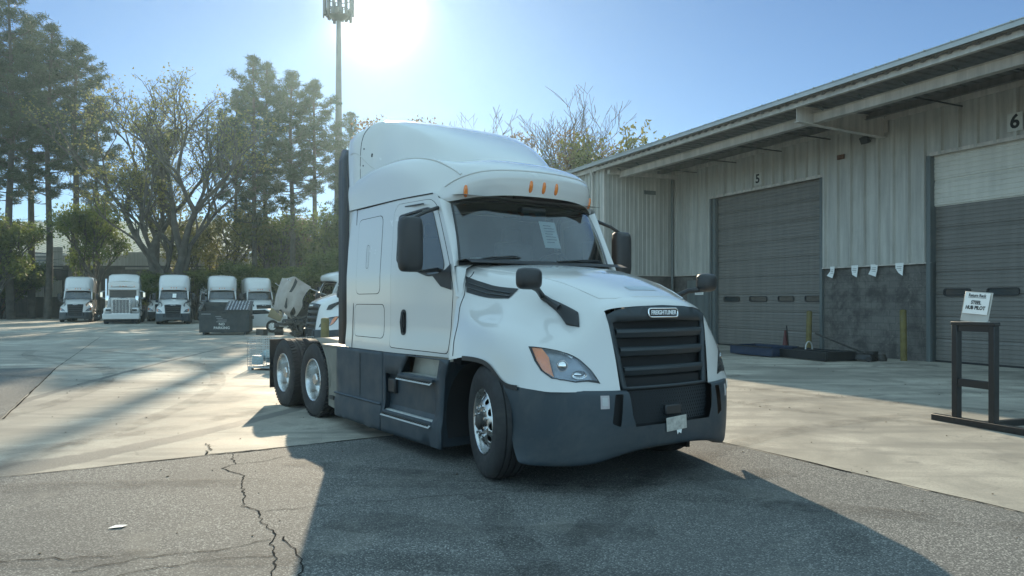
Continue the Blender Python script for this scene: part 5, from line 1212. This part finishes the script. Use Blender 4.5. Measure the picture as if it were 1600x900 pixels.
def plant(name,loc,meshes,sc,rz,label,cat,group=None,crown_mat=None):
    e=empty(name,loc,rz,label,cat,group); e.scale=sc if isinstance(sc,tuple) else (sc,sc,sc)
    for nm,me in (('trunk',meshes[0]),('crown',meshes[1])):
        if me is None: continue
        o=bpy.data.objects.new(nm,me); COL.objects.link(o); o.parent=e
    return e
P1=[pine_meshes(3,28,.38,4.2,8),pine_meshes(5,28,.42,3.6,10),pine_meshes(9,28,.34,4.6,7),pine_meshes(14,28,.5,3.8,10)]
def pine(pxx,Z,top,k,rz,lab,sx=1,grp='tall pines behind the yard'):
    h=1.6+(472-top)/1150*Z; s=h/27.6; plant('pine_tree',((pxx-800)/1150*Z,Z,0),P1[k],(s*sx,s*sx,s),rz,lab,'pine',grp)
pine(-34,69,-10,0,0,'tall dark pine cut off by the left edge of view',1.1)
pine(16,68,-20,2,1,'tallest dark pine at the far left, bare lower trunk',1.0)
pine(50,72,22,1,2,'slim pine between the two thickest left pines')
pine(74,69,34,0,3.2,'thick-trunked dark pine left of the leaning one',1.0)
pine(112,70,62,3,4,'slightly leaning pine at the right of the left pine group',1.15)
pine(150,78,150,1,.5,'shorter pine between left group and the large bare oak',1.0)
pine(398,69,84,2,5,'tallest pine in the middle group',.95)
pine(414,72,96,0,2.6,'pine close behind the tallest middle pine',.95)
pine(456,70,108,1,.9,'pine in the middle group, second from the cell tower side',1.1)
pine(494,71,126,3,1.7,'slender pine just left of the cell tower',1.1)
pine(548,73,172,2,3.9,'pine right of the cell tower above the sleeper cab',.9)
pine(368,76,140,1,4.4,'lower pine at the left of the middle group',.9)
OAK=decid_meshes(21,20,.66,7,'leaf_olive',3,.16,2,.6,.42,.34,.75,'bark',.008)
zz=1.6+(472-118)/1150*63
plant('bare_oak',((262-800)/1150*63,63,0),OAK,(zz/OAK[2]*1.05,zz/OAK[2]*.95,zz/OAK[2]*.90),.4,'large broad oak with thin brown leaves between the pine groups','tree')
BARE=decid_meshes(38,15,.80,7,'leaf_brown',0,.1,2,.5,.30,.50,1,'twig',.013)
zb=1.6+(472-166)/1150*52
plant('bare_tree',((815-800)/1150*52,52,0),BARE,(zb/BARE[2]*1.0,zb/BARE[2]*1.0,zb/BARE[2]*.93),1.2,'leafless tree with fine grey twigs behind the cab roof','tree')
plant('bare_tree',((756-800)/1150*56,56,0),BARE,(1.6+(472-182)/1150*56)/BARE[2]*.68,3.9,'smaller leafless tree just above the roof fairing','tree')
G1=decid_meshes(41,12,.62,4,'leaf_green',34,.19,2,.95,.22,.3,.9)
G2=decid_meshes(52,12,.70,4,'leaf_olive',32,.19,2,.95,.2,.3,.9)
G3=decid_meshes(63,12,.66,4,'leaf_brown',110,.11,2,.95,.22,.3,.9)
G4=decid_meshes(74,12,.75,4,'leaf_green',80,.22,3,1.1,.2,.15,1)
def bush(pxx,Z,top,G,rz,lab,sx=1.0,nm='leafy_tree',cat='tree',grp=None):
    h=1.6+(472-top)/1150*Z; s=h/(G[2]+.9)*.88; plant(nm,((pxx-800)/1150*Z,Z,0),G,(s*sx,s*sx,s),rz,lab,cat,grp)
bush(692,58,165,G3,1,'brown autumn tree showing over the roof fairing',1.0)
bush(905,50,200,G3,2,'brown leafed tree beside the warehouse roof end')
bush(945,48,190,G2,3,'yellow-green tree touching the warehouse roofline',.9)
bush(880,56,215,G1,4,'green tree low behind the leafless tree',.9)
mid=[(-8,66,300,G1,1.1,'dark green tree at the left edge under the pines'),(150,67,285,G1,.8,'green tree just right of the leaning pine'),
 (330,71,300,G2,1.0,'olive tree right of the oak trunk'),(440,74,310,G1,1.1,'green tree between the middle pine trunks'),(482,77,318,G3,1.0,'brown tree low between middle pines'),(522,68,300,G1,1.0,'green tree under the cell tower'),(560,72,300,G2,1.0,'olive tree behind the sleeper cab')]
for a in mid: bush(a[0],a[1],a[2],a[3],random.uniform(0,6),a[5],a[4],grp='leafy trees under the pines')
low=[(2,70,392,G4,1.2,'dark bush at the left end of the dark building'),(238,64,420,G4,1.3,'bush behind the truck with windshield paper'),(305,66,408,G1,1.4,'wide bush between two parked trucks'),(358,66,404,G4,1.3,'dense bush over the dumpster truck'),(432,66,410,G2,1.4,'yellow-green bush left of the tipped hood'),(475,64,402,G4,1.5,'dense bush above the tipped hood'),(515,62,394,G1,1.5,'bush above the hood facing left'),(548,64,385,G4,1.5,'bush at the edge of the sleeper cab'),(218,67,440,G1,1.0,'low bush right of the square-nosed truck')]
for a in low: bush(a[0],a[1],a[2],a[3],random.uniform(0,6),a[5],a[4],'leafy_bush','bush','bushes behind the parked trucks')
# a dark far wood closing the horizon beyond everything
C=[]
for k in range(900): C.append((rng.uniform(-150,60),rng.uniform(112,150),rng.uniform(.5,9.5)))
fw=bpy.data.objects.new('far_wood',tri_mesh('far_wood',leaves(C,34,2.0,.9),'pine')); COL.objects.link(fw); fw['kind']='stuff'; fw['label']='dark wood beyond the buildings'
# ------------------------------------------------------------------ the air
hz=MB().b2(-170,75,-70,165,-1.2,38)
h=tag(part('haze',hz,None),kind='stuff')
hm_=bpy.data.materials.new('haze'); hm_.use_nodes=True; nt=hm_.node_tree; nt.nodes.remove(nt.nodes['Principled BSDF'])
pv=nt.nodes.new('ShaderNodeVolumePrincipled'); pv.inputs['Color'].default_value=(.62,.88,1,1); pv.inputs['Density'].default_value=.00042; pv.inputs['Anisotropy'].default_value=.72
nt.links.new(pv.outputs[0],nt.nodes['Material Output'].inputs['Volume']); h.data.materials.append(hm_)
